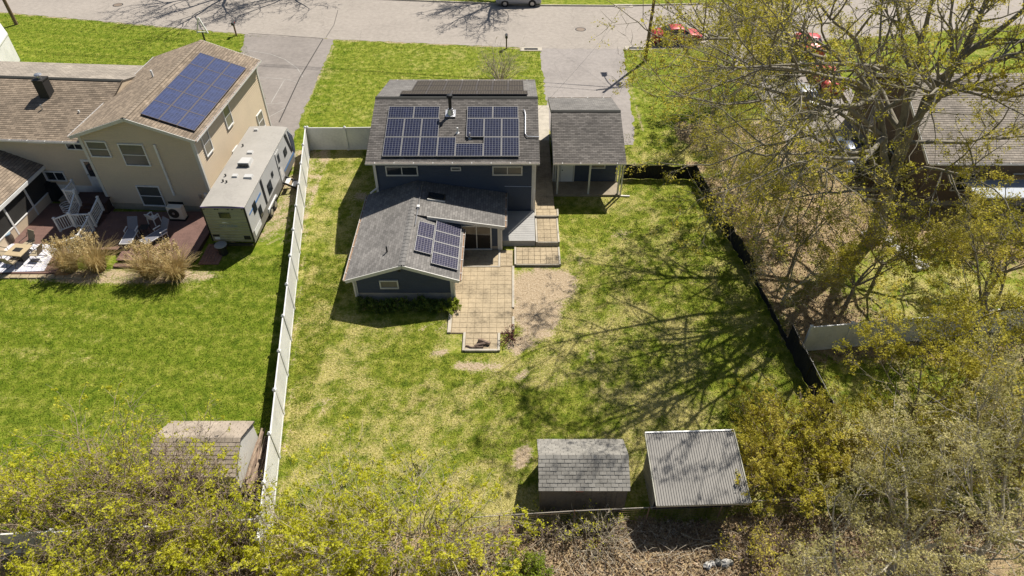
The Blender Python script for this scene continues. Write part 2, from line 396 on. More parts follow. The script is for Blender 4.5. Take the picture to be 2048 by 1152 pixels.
for x0, x1 in zip(xs, xs[1:]):
    b.face([(x0, road_y(x0)+jt(x0), .012), (x1, road_y(x1)+jt(x1), .012), (x1, road_y(x1)+10.6, .012), (x0, road_y(x0)+10.6, .012)])
tag(b.build('street', ROADM), kind='structure')
b = MB()
for x0, x1 in zip(xs, xs[1:]):
    y0, y1 = road_y(x0)+10.6, road_y(x1)+10.6
    b.hexa([(x0, y0, 0), (x1, y1, 0), (x1, y1+.18, 0), (x0, y0+.18, 0)], [(x0, y0+.04, .13), (x1, y1+.04, .13), (x1, y1+.18, .13), (x0, y0+.18, .13)])
tag(b.build('kerb', KERBC), kind='structure')
b = MB(); a1, a2, a3, a4 = G(525, 252)+Vector((-3, 0, 0)), G(597, 247), G(668, 80)+Vector((0, .15, 0)), G(490, 68)+Vector((0, .2, 0))
b.face(ragged([(-22, 44), (-16.2, 43.9), a2, a3, a4, a1], .008, seed=1)); b.sm = True; tag(b.build('driveway', DRIVEL), kind='structure')
b = MB(); b.face(ragged([(2.9, 44.0), (8.9, 44.2), (9.25, 46.0), (10.25, 61.35), (2.55, 61.55)], .008, seed=2)); b.sm = True; tag(b.build('driveway', DRIVEM), kind='structure')
b = MB(); b.face(ragged([(20.3, 44), (28.0, 46), (28.5, 62.9), (19.5, 61.9)], .008, seed=3)); b.sm = True; tag(b.build('driveway', DRIVEM), kind='structure')
# chalk-white court lines and seam on the left driveway
LINEM = mat('faded_white_paint', (.33, .31, .28), .9, .25, 2, 25); SEAM = mat('tar_seam', (.05, .045, .04), .9, .2)
def strip(mb, pts, w, z):
    pts = [Vector(p) for p in pts]
    for p, q in zip(pts, pts[1:]):
        d = (q-p).normalized(); n = Vector((-d.y, d.x, 0))*w/2
        mb.face([(p-n).to_tuple()[:2]+(z,), (q-n).to_tuple()[:2]+(z,), (q+n).to_tuple()[:2]+(z,), (p+n).to_tuple()[:2]+(z,)])
b = MB()
for line in [[(480, 101), (505, 102), (540, 108), (570, 119), (595, 137), (606, 155)], [(505, 156), (540, 156), (575, 159), (598, 166)], [(569, 160), (542, 206)], [(520, 206), (545, 208), (570, 205)], [(531, 238), (575, 214)]]:
    strip(b, [G(*p) for p in line], .07, .013)
tag(b.build('painted_court_lines', LINEM), kind='structure')
b = MB(); strip(b, [G(*p) for p in [(646, 78), (640, 88), (600, 155), (558, 245)]], .09, .014); strip(b, [G(*p) for p in [(497, 67), (560, 71), (646, 77)]], .08, .0165)
strip(b, [G(*p) for p in [(676, 20), (668, 50), (652, 75)]], .05, .0165)
tag(b.build('tar_seam', SEAM), kind='structure')
b = MB(); b.face([(1.75, 44.2, .012), (2.75, 44.2, .012), (2.95, 50.3, .012), (2.0, 50.3, .012)]); b.face([(1.35, 44.2, .012), (1.75, 44.2, .012), (2.0, 50.3, .012), (1.9, 50.3, .012)])
tag(b.build('path', KERBC), kind='structure')

# ------------------------------------------------------------------ building helpers
def shingle_roof(name, eL, eR, rR, rL, m, parent, rh=.145, th=.10, lift=.014):
    eL, eR, rR, rL = map(Vector, (eL, eR, rR, rL)); mb = MB()
    N = (eR-eL).cross(rL-eL).normalized(); L = ((rL-eL).length+(rR-eR).length)/2; n = max(2, int(round(L/rh)))
    du = (eR-eL).normalized()
    for i in range(n):
        a, c = i/n, (i+1)/n
        A, B, C, D = eL.lerp(rL, a), eR.lerp(rR, a), eR.lerp(rR, c), eL.lerp(rL, c)
        uv = [((p-eL).dot(du), v) for p, v in ((A, i*rh+.001), (B, i*rh+.001), (C, (i+1)*rh-.001), (D, (i+1)*rh-.001))]
        mb.face([A+N*lift, B+N*lift, C, D], uv); mb.face([A-N*(th if i == 0 else 0), B-N*(th if i == 0 else 0), B+N*lift, A+N*lift], [(0, 0)]*4)
    mb.face([eL-N*th, rL-N*th, rR-N*th, eR-N*th]); mb.face([rL, rR, rR-N*th, rL-N*th])
    mb.face([eL-N*th, eL, rL, rL-N*th]); mb.face([eR, eR-N*th, rR-N*th, rR]); mb.sm = True
    return mb.build(name, m, parent)

def siding(parent, p0, p1, z0, ze, m, apex=None, pitch=.15, name='siding', slope=None):
    """lapped boards over a wall from p0 to p1 (left to right seen from outside); apex=(s,z) for a gable; slope=z at p1"""
    p0, p1 = Vector((p0[0], p0[1], 0)), Vector((p1[0], p1[1], 0)); d = (p1-p0); L = d.length; d.normalize(); n = Vector((d.y, -d.x, 0)); mb = MB()
    top = apex[1] if apex else max(ze, slope if slope is not None else ze)
    def span(z):
        if apex and z > ze:
            t = (z-ze)/(apex[1]-ze); return apex[0]*t, L-(L-apex[0])*t
        if slope is not None and z > min(ze, slope):
            t = (z-min(ze, slope))/(abs(slope-ze)); return (0, L*(1-t)) if ze > slope else (L*t, L)
        return 0, L
    z = z0
    while z < top-.01:
        z1 = min(z+pitch, top-.002); a0, a1 = span(z); b0, b1 = span(z1)
        q = lambda s, zz, o: p0+d*s+n*o+Vector((0, 0, zz))
        zb_ = min(z+.028, z1); mb.face([q(a0, z, .045), q(a1, z, .045), q(a1, zb_, .045), q(a0, zb_, .045)]); mb.face([q(a0, zb_, .045), q(a1, zb_, .045), q(b1, z1, .004), q(b0, z1, .004)]); mb.face([q(a0, z, .002), q(a1, z, .002), q(a1, z, .045), q(a0, z, .045)])
        z = z1
    mb.sm = True
    return mb.build(name, m, parent, kind='stuff')

def window(parent, P, d, w, h, cols=1, rows=1, frame=TRIM, glass=GLASS, fw=.07, out=.09, name='window', pane='pane'):
    P = Vector(P); d = Vector(d).normalized(); n = Vector((d.y, -d.x, 0)); up = Vector((0, 0, 1)); mb = MB()
    def bar(s0, s1, z0, z1, o0, o1):
        q = lambda s, z, o: P+d*s+up*z+n*o
        mb.hexa([q(s0, z0, o1), q(s1, z0, o1), q(s1, z0, o0), q(s0, z0, o0)], [q(s0, z1, o1), q(s1, z1, o1), q(s1, z1, o0), q(s0, z1, o0)])
    bar(0, w, 0, fw, .0, out+.02); bar(0, w, h-fw, h, .0, out); bar(0, fw, fw, h-fw, .0, out); bar(w-fw, w, fw, h-fw, .0, out)
    cw = (w-2*fw)/cols; rh = (h-2*fw)/rows
    for i in range(1, cols): bar(fw+i*cw-.025, fw+i*cw+.025, fw, h-fw, .0, out-.01)
    for j in range(1, rows): bar(fw, w-fw, fw+j*rh-.02, fw+j*rh+.02, .0, out-.014)
    o = mb.build(name, frame, parent)
    for i in range(cols):
        for j in range(rows):
            g = MB(); q = lambda s, z: P+d*s+up*z+n*.056
            s0, s1, z0, z1 = fw+i*cw, fw+(i+1)*cw, fw+j*rh, fw+(j+1)*rh
            g.face([q(s0, z0), q(s1, z0), q(s1, z1), q(s0, z1)]); g.sm = True; g.build(pane, glass, o)
    return o

def beam_part(name, p, q, w, h, m, parent, **k): return MB().beam(p, q, w, h).build(name, m, parent, **k)
def gutter(parent, p, q, m=GUT, r=.06):
    """open trough with leaves lying in it"""
    p, q = Vector(p), Vector(q); d = (q-p).normalized(); n = d.cross(Vector((0, 0, 1))).normalized(); mb = MB()
    pr = [(-r, r*.9), (-r, -r), (r, -r), (r*1.15, r*.9), (r*.95, r*.9), (r*.8, -r*.7), (-r*.8, -r*.7), (-r*.8, r*.9)]
    A = [p+n*a+Vector((0, 0, z)) for a, z in pr]; B = [x+(q-p) for x in A]
    for k in range(len(pr)):
        j = (k+1) % len(pr); mb.face([A[k], A[j], B[j], B[k]])
    mb.face(A[::-1]); mb.face(B); o = mb.build('gutter', m, parent)
    MB().beam(p+Vector((0, 0, -r*.1)), q+Vector((0, 0, -r*.1)), r*1.5, r*.5).build('leaf_debris', COPPERY, o)
    L = (q-p).length; k = int(L/1.1)
    for i in range(k):
        c = p+d*(L*(i+.5)/k); MB().beam(c-n*r*1.1+Vector((0, 0, r*.95)), c+n*r*1.1+Vector((0, 0, r*.95)), .03, .012).build('gutter_strap', VINYL, o)
    return o
def downspout(parent, pts, m=GUT, w=.09):
    mb = MB()
    for a, c in zip(pts, pts[1:]): mb.beam(a, c, w, w*.8)
    return mb.build('downspout', m, parent)

def solar_template(w, h, cx, cy, m, fmat=None):
    """shared panel meshes in local axes: x across, y up the slope"""
    t = .04; b = MB(); b.face([(0, 0, t), (w, 0, t), (w, h, t), (0, h, t)], [(0, 0), (cx, 0), (cx, cy), (0, cy)])
    for P, Q in (((0, 0), (w, 0)), ((w, 0), (w, h)), ((w, h), (0, h)), ((0, h), (0, 0))): b.face([(P[0], P[1], 0), (Q[0], Q[1], 0), (Q[0], Q[1], t), (P[0], P[1], t)])
    b.face([(0, h, 0), (w, h, 0), (w, 0, 0), (0, 0, 0)])
    g = b.mesh('solar_panel'); g.materials.append(m)
    f = MB(); e = .028
    for x0, x1, y0, y1 in ((-.004, w+.004, -.004, e), (-.004, w+.004, h-e, h+.004), (-.004, e, e, h-e), (w-e, w+.004, e, h-e)): f.box(x0, x1, y0, y1, -.004, t+.008)
    fm = f.mesh('frame'); fm.materials.append(fmat or ALU); return g, fm
def solar_panel(parent, tmpl, O, ux, uy, u, v, lift=.10):
    """panel with its lower left corner at (u, v) metres on the roof plane through O"""
    ux, uy = Vector(ux).normalized(), Vector(uy).normalized(); N = ux.cross(uy); r = root_of(parent)
    M = Matrix((ux, uy, N)).transposed().to_4x4(); M.translation = Vector(O)+ux*u+uy*v+N*lift
    M = (Matrix.Translation(r.location) @ Matrix.Rotation(r.rotation_euler.z, 4, 'Z')).inverted() @ M
    o = bpy.data.objects.new('solar_panel', tmpl[0]); col.objects.link(o); o.parent = parent; o.matrix_local = M
    f = bpy.data.objects.new('frame', tmpl[1]); col.objects.link(f); f.parent = o
    return o

# ------------------------------------------------------------------ MAIN HOUSE
hx0, hx1, hy0, hy1 = -8.3, 1.3, 35.2, 44.6
EZ, RZ, RY, EF, EB = 4.55, 5.93, 39.89, 34.50, 45.2
house = thing('house', 'dark blue two storey house with grey shingle roof covered in solar panels', 'house', ((hx0+hx1)/2, hy0, 0))
MB().prism([(hx0, hy0, .3), (hx0, hy1, .3), (hx0, hy1, EZ), (hx0, RY, RZ-.14), (hx0, hy0, EZ)], (hx1-hx0, 0, 0)).build('wall', BLUE, house)
MB().box(hx0-.02, hx1+.02, hy0-.02, hy1+.02, -.05, .42).build('foundation', CONC, house)
siding(house, (hx0, hy0), (hx1, hy0), .42, EZ-.1, BLUE)
siding(house, (hx1, hy0), (hx1, hy1), .42, EZ+.05, BLUE, apex=(RY-hy0, RZ-.15))
siding(house, (hx0, hy1), (hx0, hy0), .42, EZ+.05, BLUE, apex=(hy1-RY, RZ-.15))
siding(house, (hx1, hy1), (hx0, hy1), .42, EZ-.1, BLUE)
RX0, RX1 = -8.6, 1.62
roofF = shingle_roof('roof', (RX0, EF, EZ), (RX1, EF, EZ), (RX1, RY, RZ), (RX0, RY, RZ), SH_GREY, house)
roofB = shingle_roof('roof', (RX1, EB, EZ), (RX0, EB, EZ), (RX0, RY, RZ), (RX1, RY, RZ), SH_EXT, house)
MB().prism([(RX0-.01, RY-.16, RZ-.02), (RX0-.01, RY-.16, RZ+.0), (RX0-.01, RY, RZ+.045), (RX0-.01, RY+.16, RZ+.0), (RX0-.01, RY+.16, RZ-.02)], (RX1-RX0+.02, 0, 0)).build('ridge_cap', SH_DARKGRN, house)
for xx in (RX0+.02, RX1-.02):
    for (ya, za, yb, zb) in ((EF, EZ, RY, RZ), (EB, EZ, RY, RZ)): beam_part('rake_board', (xx, ya, za-.12), (xx, yb, zb-.12), .05, .17, TRIM, house)
gutter(house, (RX0, EF-.07, EZ-.05), (RX1, EF-.07, EZ-.05)); gutter(house, (RX1, EB+.07, EZ-.05), (RX0, EB+.07, EZ-.05))
for xx, s in ((hx0, -1), (hx1, 1)):
    for yy in (hy0, hy1): MB().box(xx-.10 if s > 0 else xx-.05, xx+.05 if s > 0 else xx+.10, yy-.05, yy+.10, .3, EZ-.06).build('corner_board', TRIM, house)
MB().box(hx0, hx1, EF+.02, hy0-.04, EZ-.16, EZ-.11).build('soffit', TRIM, house)
def hwin(x0, y0, x1, y1, **k):
    a, c = GY(x0, y1, hy0), GY(x1, y0, hy0); return window(house, (a.x, hy0-.015, a.z), (1, 0, 0), c.x-a.x, min(c.z, EZ-.18)-a.z, **k)
hwin(773, 331, 835, 350, cols=2, glass=GLASS); hwin(902, 333, 922, 340, cols=1); hwin(985, 331, 1045, 349, cols=2, glass=GLASSG)
# solar: front slope
usl = Vector((0, RY-EF, RZ-EZ)).normalized(); SL = Vector((0, RY-EF, RZ-EZ)).length
PW, PH = 1.045, 1.69
T_P = solar_template(PW, PH, 6, 10, PVBLUE); T_L = solar_template(PH-.06, PW, 10, 6, PVBLUE)
O = (RX0, EF, EZ); X = (1, 0, 0)
u0, gp = .98, .025; v1 = .36; v2 = v1+PH-.12+gp; T_P2 = solar_template(PW, PH-.12, 6, 10, PVBLUE)
for u in (u0, u0+PW+gp, u0+2*(PW+gp), u0+3*(PW+gp)): solar_panel(house, T_P2, O, X, usl, u, v1)
ul = u0+4*(PW+gp); solar_panel(house, T_L, O, X, usl, ul, v1)
ur = ul+PH-.06+gp
for u in (ur, ur+PW+gp): solar_panel(house, T_P2, O, X, usl, u, v1)
for u in (u0, u0+PW+gp, u0+2*(PW+gp)): solar_panel(house, T_P2, O, X, usl, u, v2)
for u in (ur-PW-gp, ur, ur+PW+gp): solar_panel(house, T_P2, O, X, usl, u, v2)
v3 = v2+PH-.12+gp; T_L2 = solar_template(1.555, PW, 10, 6, PVBLUE)
for u in (u0, u0+1.58): solar_panel(house, T_L2, O, X, usl, u, v3)
for u in (ur-PW-gp, ur-PW-gp+1.58): solar_panel(house, T_L2, O, X, usl, u, v3)
# solar: back slope, seen along the roof
usb = Vector((0, RY-EB, RZ-EZ)).normalized(); Ob = (RX1, EB, EZ); Xb = (-1, 0, 0); LB = Vector((0, RY-EB, RZ-EZ)).length
TB_L = solar_template(1.60, 1.0, 10, 6, PVBRN, DKF); TB_P = solar_template(1.02, 1.60, 6, 10, PVBRN, DKF)
for k in range(5): solar_panel(house, TB_L, Ob, Xb, usb, .62+k*1.625, LB-1.0-.38)
for k in range(7): solar_panel(house, TB_P, Ob, Xb, usb, .85+k*1.045, LB-1.0-.40-1.62)
for k in range(7): solar_panel(house, TB_P, Ob, Xb, usb, .85+k*1.045, LB-1.0-.42-3.25)
# flue, vents, conduit
def on_roof(x, t): return Vector((x, EF+(RY-EF)*t, EZ+(RZ-EZ)*t))
p = on_roof(GY(902, 234, 38.5).x, .72)
MB().hexa([p+Vector((-.32, -.30, .0)), p+Vector((.32, -.30, .0)), p+Vector((.32, .3, .16)), p+Vector((-.32, .3, .16))], [p+Vector((-.32, -.30, .03)), p+Vector((.32, -.30, .03)), p+Vector((.32, .3, .19)), p+Vector((-.32, .3, .19))]).build('flue_flashing', STEEL, house)
fl = MB().lathe([(.24, 0), (.15, .38), (.15, .42)], p, 14).build('flue_collar', STEEL, house, smooth=False)
fp = MB().lathe([(.10, .40), (.10, 1.15)], p, 14).build('flue_pipe', DARKM, house)
MB().lathe([(.11, 1.16), (.19, 1.17), (.19, 1.29), (.16, 1.33), (.05, 1.35)], p, 14).build('flue_cap', BLACK, fp)
for xx, t in ((GY(917, 272, 37.3).x, .44), (GY(941, 283, 36.8).x, .36)):
    p = on_roof(xx, t); MB().lathe([(.14, -.02), (.05, .06), (.05, .34), (.0, .34)], p, 10).build('vent_pipe', STEEL if t < .4 else VINYL, house)
c = [on_roof(GY(1046, 212, 38.7).x+.03, .78)+Vector((0, 0, .1)), on_roof(.78, .76)+Vector((0, 0, .1)), on_roof(.82, .70)+Vector((0, 0, .1)), on_roof(.80, .40)+Vector((0, 0, .1)), on_roof(.92, .36)+Vector((0, 0, .1)), on_roof(1.63, .355)+Vector((0, 0, .1))]
MB().tube(c, .035, 8).build('conduit', STEEL, house)
MB().box(hx1+.04, hx1+.16, hy0+.5, hy0+.8, 1.2, 1.7).build('electric_meter', STEEL, house)
downspout(house, [(hx0+.12, EF-.05, EZ-.1), (hx0+.08, hy0-.10, EZ-.4), (hx0+.08, hy0-.10, 2.4), (-8.7, hy0-.3, 2.1)])
downspout(house, [(hx1-.12, EF-.05, EZ-.1), (hx1+.10, hy0-.10, EZ-.45), (hx1+.10, hy0-.10, .3)])
MB().tube([(-.45, hy0-.05, 2.45), (1.25, hy0-.05, 2.42)], .018, 6).build('cable', STEEL, house)

# ---- rear wing (gable towards the yard) and its wider back part with the sliding door
ex0, ex1, ey0 = -8.5, -3.25, 27.5; RXX, RZE = -5.78, 2.86; ZE = 1.82; EXL, EXR = -8.9, -2.82; RFY = 27.2
sl = (RZE-ZE)/(RXX-EXL); sr = (RZE-ZE)/(EXR-RXX)
zl = RZE-sl*(RXX-ex0); zr = RZE-sr*(ex1-RXX)
MB().prism([(ex0, ey0, .3), (ex1, ey0, .3), (ex1, ey0, zr-.1), (RXX, ey0, RZE-.12), (ex0, ey0, zl-.1)], (0, hy0-ey0-.05, 0)).build('wing_wall', BLUE, house)
MB().box(ex0-.015, ex1+.015, ey0-.015, hy0-.04, -.05, .66).build('wing_foundation', CONC, house)
siding(house, (ex0, ey0), (ex1, ey0), .66, zl-.1, BLUE, apex=(RXX-ex0, RZE-.13))
siding(house, (ex0, hy0), (ex0, ey0), .66, zl-.1, BLUE); siding(house, (ex1, ey0), (ex1, 31.9), .66, zr-.1, BLUE)
for xx in (ex0, ex1):
    z1 = zl if xx == ex0 else zr
    MB().box(xx-.09, xx+.09, ey0-.06, ey0+.12, .08, z1-.06).build('corner_board', TRIM, house)
BXR, BZR, BY0 = -.42, 1.98, 31.7; WY, WXR = 31.95, -.72; sb = (RZE-BZR)/(BXR-RXX)
roofL = shingle_roof('wing_roof', (EXL, hy0-.03, ZE), (EXL, RFY, ZE), (RXX, RFY, RZE), (RXX, hy0-.03, RZE), SH_EXT, house)
roofR = shingle_roof('wing_roof', (EXR, RFY, ZE), (EXR, BY0, ZE), (RXX, BY0, RZE), (RXX, RFY, RZE), SH_EXT, house)
roofW = shingle_roof('wing_roof', (BXR, BY0, BZR), (BXR, hy0-.03, BZR), (RXX, hy0-.03, RZE+.004), (RXX, BY0, RZE+.004), SH_EXT, house)
for side in (-1, 1):
    nseg = 26; yy = np.linspace(RFY-.01, hy0-.04, nseg+1)
    for k in range(nseg):
        s_ = sl if side < 0 else sr*.75; w_ = .17
        MB().face([(RXX, yy[k], RZE+.045), (RXX+side*w_, yy[k], RZE-s_*w_+.045), (RXX+side*w_, yy[k+1], RZE-s_*w_+.028), (RXX, yy[k+1], RZE+.028)]).face([(RXX, yy[k], RZE+.0), (RXX+side*w_, yy[k], RZE-s_*w_+.0), (RXX+side*w_, yy[k], RZE-s_*w_+.045), (RXX, yy[k], RZE+.045)]).face([(RXX+side*w_, yy[k], RZE-s_*w_-.01), (RXX+side*w_, yy[k+1], RZE-s_*w_-.01), (RXX+side*w_, yy[k+1], RZE-s_*w_+.028), (RXX+side*w_, yy[k], RZE-s_*w_+.045)]).build('ridge_shingle', RIDGEG, house)
for A, B in (((EXL, RFY-.03, ZE-.1), (RXX, RFY-.03, RZE-.1)), ((EXR, RFY-.03, ZE-.1), (RXX, RFY-.03, RZE-.1)), ((BXR, BY0-.03, BZR-.09), (RXX+.9, BY0-.03, RZE-sb*.9-.09))):
    beam_part('rake_board', A, B, .05, .2, TRIM, house)
gutter(house, (EXL-.06, hy0-.05, ZE-.05), (EXL-.06, RFY, ZE-.05)); gutter(house, (EXR+.06, RFY, ZE-.05), (EXR+.06, BY0, ZE-.05)); gutter(house, (BXR+.06, BY0, BZR-.05), (BXR+.06, hy0-.05, BZR-.05))
MB().prism([(ex1-.2, WY, .3), (WXR, WY, .3), (WXR, WY, RZE-sb*(WXR-RXX)-.1), (ex1-.2, WY, RZE-sb*(ex1-.2-RXX)-.1)], (0, hy0-WY-.05, 0)).build('wing_wall', BLUE, house)
MB().prism([(RXX+.1, BY0+.04, RZE-sr*.1-.1), (ex1+.3, BY0+.04, RZE-sr*(ex1+.3-RXX)-.05), (ex1+.3, BY0+.04, RZE-sb*(ex1+.3-RXX)-.08), (RXX+.1, BY0+.04, RZE-sb*.1-.08)], (0, .1, 0)).build('gable_infill', BLUE, house)
siding(house, (ex1+.05, WY), (WXR, WY), .35, RZE-sb*(ex1+.05-RXX)-.1, BLUE, slope=RZE-sb*(WXR-RXX)-.1)
siding(house, (WXR, WY), (WXR, hy0), .35, RZE-sb*(WXR-RXX)-.1, BLUE)
MB().box(ex1-.2, WXR+.015, WY-.015, hy0-.05, -.05, .35).build('wing_foundation', CONC, house)
MB().box(WXR-.13, WXR+.06, WY-.07, WY+.1, .1, BZR-.08).build('corner_board', TRIM, house)
window(house, (-2.98, WY-.02, .12), (1, 0, 0), 1.78, 1.80, cols=2, frame=TRIM, glass=glass_mat('sliding_door_glass', (.03, .025, .02), .03), fw=.08, name='sliding_door')
a, c = GY(761, 575, ey0), GY(796, 559, ey0); window(house, (a.x, ey0-.02, a.z), (1, 0, 0), c.x-a.x, c.z-a.z, glass=GLASST)
MB().box(GY(798, 538, ey0).x-.08, GY(798, 538, ey0).x+.08, ey0-.08, ey0-.01, 2.2, 2.4).build('flood_lamp', BLACK, house)
downspout(house, [(EXL+.0, RFY+.1, ZE-.1), (ex0-.05, ey0-.09, ZE-.3), (ex0-.05, ey0-.09, .05)]); downspout(house, [(EXR+.02, RFY+.1, ZE-.1), (ex1+.12, ey0-.09, ZE-.35), (ex1+.12, ey0-.09, .05)])
downspout(house, [(BXR+.02, BY0+.1, BZR-.1), (WXR+.10, WY-.09, BZR-.4), (WXR+.10, WY-.09, .15)])
uR = Vector((RXX-EXR, 0, RZE-ZE)).normalized()
# wing panels: two in the upper column, four landscape in the lower column
OR = (EXR, RFY, ZE); UY = (0, 1, 0)
TVq = solar_template(.93, 1.48, 6, 10, PVPURP)
for k in range(4): solar_panel(house, TVq, OR, UY, uR, .62+k*.955, .16)
for k in range(2): solar_panel(house, solar_template(1.30, .95, 8, 6, PVPURP), OR, UY, uR, 1.30+k*1.325, 1.68)
p = Vector((RXX-1.0, 28.7, RZE-sl*1.0)); MB().tube([p, p+Vector((0, 0, .38))], .045, 8).build('vent_pipe', BLACK, house)
# skylight on the wide slope
sx = -5.0; zs = lambda x: RZE-sb*(x-RXX)
MB().hexa([(sx, 33.3, zs(sx)-.02), (sx+1.05, 33.3, zs(sx+1.05)-.02), (sx+1.05, 33.95, zs(sx+1.05)-.02), (sx, 33.95, zs(sx)-.02)], [(sx+.03, 33.33, zs(sx)+.15), (sx+1.02, 33.33, zs(sx+1.05)+.15), (sx+1.02, 33.92, zs(sx+1.05)+.15), (sx+.03, 33.92, zs(sx)+.15)]).build('skylight', DARKM, house)
MB().face([(sx+.10, 33.40, zs(sx)+.156), (sx+.95, 33.40, zs(sx+1.05)+.166), (sx+.95, 33.85, zs(sx+1.05)+.166), (sx+.10, 33.85, zs(sx)+.156)]).build('skylight_pane', GLASS, house)
MB().beam((sx, 33.27, zs(sx)+.06), (sx+1.05, 33.27, zs(sx+1.05)+.06), .05, .10).build('skylight_sill', TRIM, house)
MB().tube([(RXX+.35, 30.7, zs(RXX)-.0), (RXX+.35, 32.6, zs(RXX)+.02), (RXX+.35, 34.6, zs(RXX)+.02)], .02, 6).build('conduit', STEEL, house)
MB().box(RXX+.28, RXX+.44, 32.3, 32.5, zs(RXX)-.05, zs(RXX)+.1).build('junction_box', VINYL, house)
# gas grill-like bulkhead cover beside the back steps
GD = mat('grey_deck_paint', (.36, .35, .33), .7, .12, 1.5, 20)
bulk = thing('bulkhead_cover', 'sloping grey ribbed bulkhead cover against the blue house beside the steps', 'bulkhead cover', (.4, 33.6, 0))
MB().prism([(-.55, 32.35, .0), (-.55, 35.1, .0), (-.55, 35.1, .62), (-.55, 32.35, .40)], (1.95, 0, 0)).build('base', GD, bulk)
for k in range(17):
    y0 = 32.33+k*.162; z0 = .405+.08*(y0-32.33)
    MB().hexa([(-.58, y0, z0), (1.36, y0, z0), (1.36, y0+.145, z0+.012), (-.58, y0+.145, z0+.012)], [(-.58, y0, z0+.03), (1.36, y0, z0+.03), (1.36, y0+.145, z0+.042), (-.58, y0+.145, z0+.042)]).build('slat', GD, bulk)

# ------------------------------------------------------------------ patio, steps, walkway: every paver its own piece
PAVE = mat('sandy_paver', (.37, .295, .19), .95, .30, .9, 9, .4)
paver_meshes = {}
def paver(parent, x, y, z, w, h, t=.04):
    k = (round(w, 2), round(h, 2))
    if k not in paver_meshes:
        me = MB().bbox(0, k[0], 0, k[1], 0, t, .008).mesh('paver'); me.materials.append(PAVE); paver_meshes[k] = me
    o = bpy.data.objects.new('paver', paver_meshes[k]); col.objects.link(o); o.parent = parent; o.location = Vector((x, y, z+random.uniform(-.004, .004)))-parent.location
    o.rotation_euler = (random.uniform(-.006, .006), random.uniform(-.006, .006), random.uniform(-.008, .008)); return o
def pave(parent, x0, x1, y0, y1, z, s=.38, j=.011):
    nx_ = max(1, round((x1-x0)/s)); ny_ = max(1, round((y1-y0)/s)); w = (x1-x0)/nx_; h = (y1-y0)/ny_
    for i in range(nx_):
        for k in range(ny_): paver(parent, x0+i*w+j/2, y0+k*h+j/2, z, w-j, h-j)
JOINT = mat('mossy_joint_sand', (.25, .195, .12), 1, .3, 2, 20)
patio = MB().box(-3.28, .05, 24.98, 31.9, -.05, .045).build('patio', JOINT); tag(patio, kind='structure')
def kid_box(name, m, par, x0, x1, y0, y1, z0, z1): return MB().bbox(x0, x1, y0, y1, z0, z1, .012).build(name, m, par)
patio.location = (0, 0, 0)
pave(patio, -3.2, -.02, 25.0, 30.3, .03); pave(patio, -3.1, -.82, 30.42, 31.88, .032); pave(patio, -.68, .02, 30.42, 31.88, .032)
for a in [(-3.42, -3.23, 25.0, 30.2), (-.0, .13, 25.2, 26.2), (-.0, .13, 26.9, 30.4), (-.81, -.69, 30.3, 31.9), (-3.1, -.8, 30.31, 30.41)]: kid_box('edging', KERBC, patio, *a, -.02, .105)
notch = MB().box(-2.5, -.68, 23.7, 24.97, -.05, .05).build('patio', JOINT); tag(notch, kind='structure')
pave(notch, -2.42, -.76, 23.82, 24.95, .036)
for a in [(-2.56, -2.43, 23.7, 25.0), (-.75, -.62, 23.7, 24.95), (-2.43, -.75, 23.68, 23.81)]: kid_box('edging', KERBC, notch, *a, -.02, .13)
def platform(label, x0, x1, y0, y1, h):
    t = thing('paved_step', label, 'step', ((x0+x1)/2, y0, 0), group='paved steps'); MB().box(x0, x1, y0, y1, -.02, h-.03).build('base', CONC, t)
    pave(t, x0+.12, x1-.12, y0+.06, y1-.02, h-.03)
    kid_box('edging', KERBC, t, x0, x0+.11, y0, y1, h-.06, h+.03); kid_box('edging', KERBC, t, x1-.11, x1, y0, y1, h-.06, h+.03); kid_box('edging', KERBC, t, x0+.11, x1-.11, y0-.02, y0+.05, h-.06, h+.012); return t
platform('lowest wide paved step platform in the yard below the bulkhead', .14, 2.86, 30.44, 32.05, .16)
platform('square paved step platform beside the grey bulkhead cover', 1.44, 2.88, 32.3, 34.72, .34)
platform('topmost narrow paved step at the end of the walkway', 1.40, 2.94, 34.76, 35.5, .48)
walk = MB().box(1.36, 2.72, 35.52, 44.1, -.05, .44).build('walkway', JOINT); tag(walk, kind='structure')
pave(walk, 1.38, 2.70, 35.54, 44.1, .425, .44)

# ------------------------------------------------------------------ GARAGE with porch
gx0, gx1, gy0, gy1, gw = 2.92, 7.05, 37.72, 45.9, 39.2
garage = thing('garage', 'dark blue detached garage with porch posts and grey shingle roof', 'garage', (5, gy0, 0))
gEZ, gRZ, gRY, gEF, gEB, gX0, gX1 = 2.72, 4.0, 41.8, 37.4, 46.2, 2.62, 7.27
MB().prism([(gx0, gw, .12), (gx0, gy1, .12), (gx0, gy1, gEZ), (gx0, gRY, gRZ-.13), (gx0, gw, gEZ+.35)], (gx1-gx0, 0, 0)).build('wall', BLUE, garage)
MB().prism([(gx0, gy0, gEZ-.10), (gx0, gw-.003, gEZ-.10), (gx0, gw-.003, gEZ+.34), (gx0, gy0, gEZ-.06)], (.1, 0, 0)).build('porch_gable', TRIM, garage)
siding(garage, (gx0, gw), (gx1, gw), .2, gEZ-.05, BLUE); siding(garage, (gx1, gw), (gx1, gy1), .2, gEZ, BLUE, apex=(gRY-gw, gRZ-.15)); siding(garage, (gx0, gy1), (gx0, gw), .2, gEZ, BLUE, apex=(gy1-gRY, gRZ-.15))
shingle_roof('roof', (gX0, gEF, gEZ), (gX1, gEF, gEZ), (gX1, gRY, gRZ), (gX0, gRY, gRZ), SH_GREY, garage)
shingle_roof('roof', (gX1, gEB, gEZ), (gX0, gEB, gEZ), (gX0, gRY, gRZ), (gX1, gRY, gRZ), SH_EXT, garage)
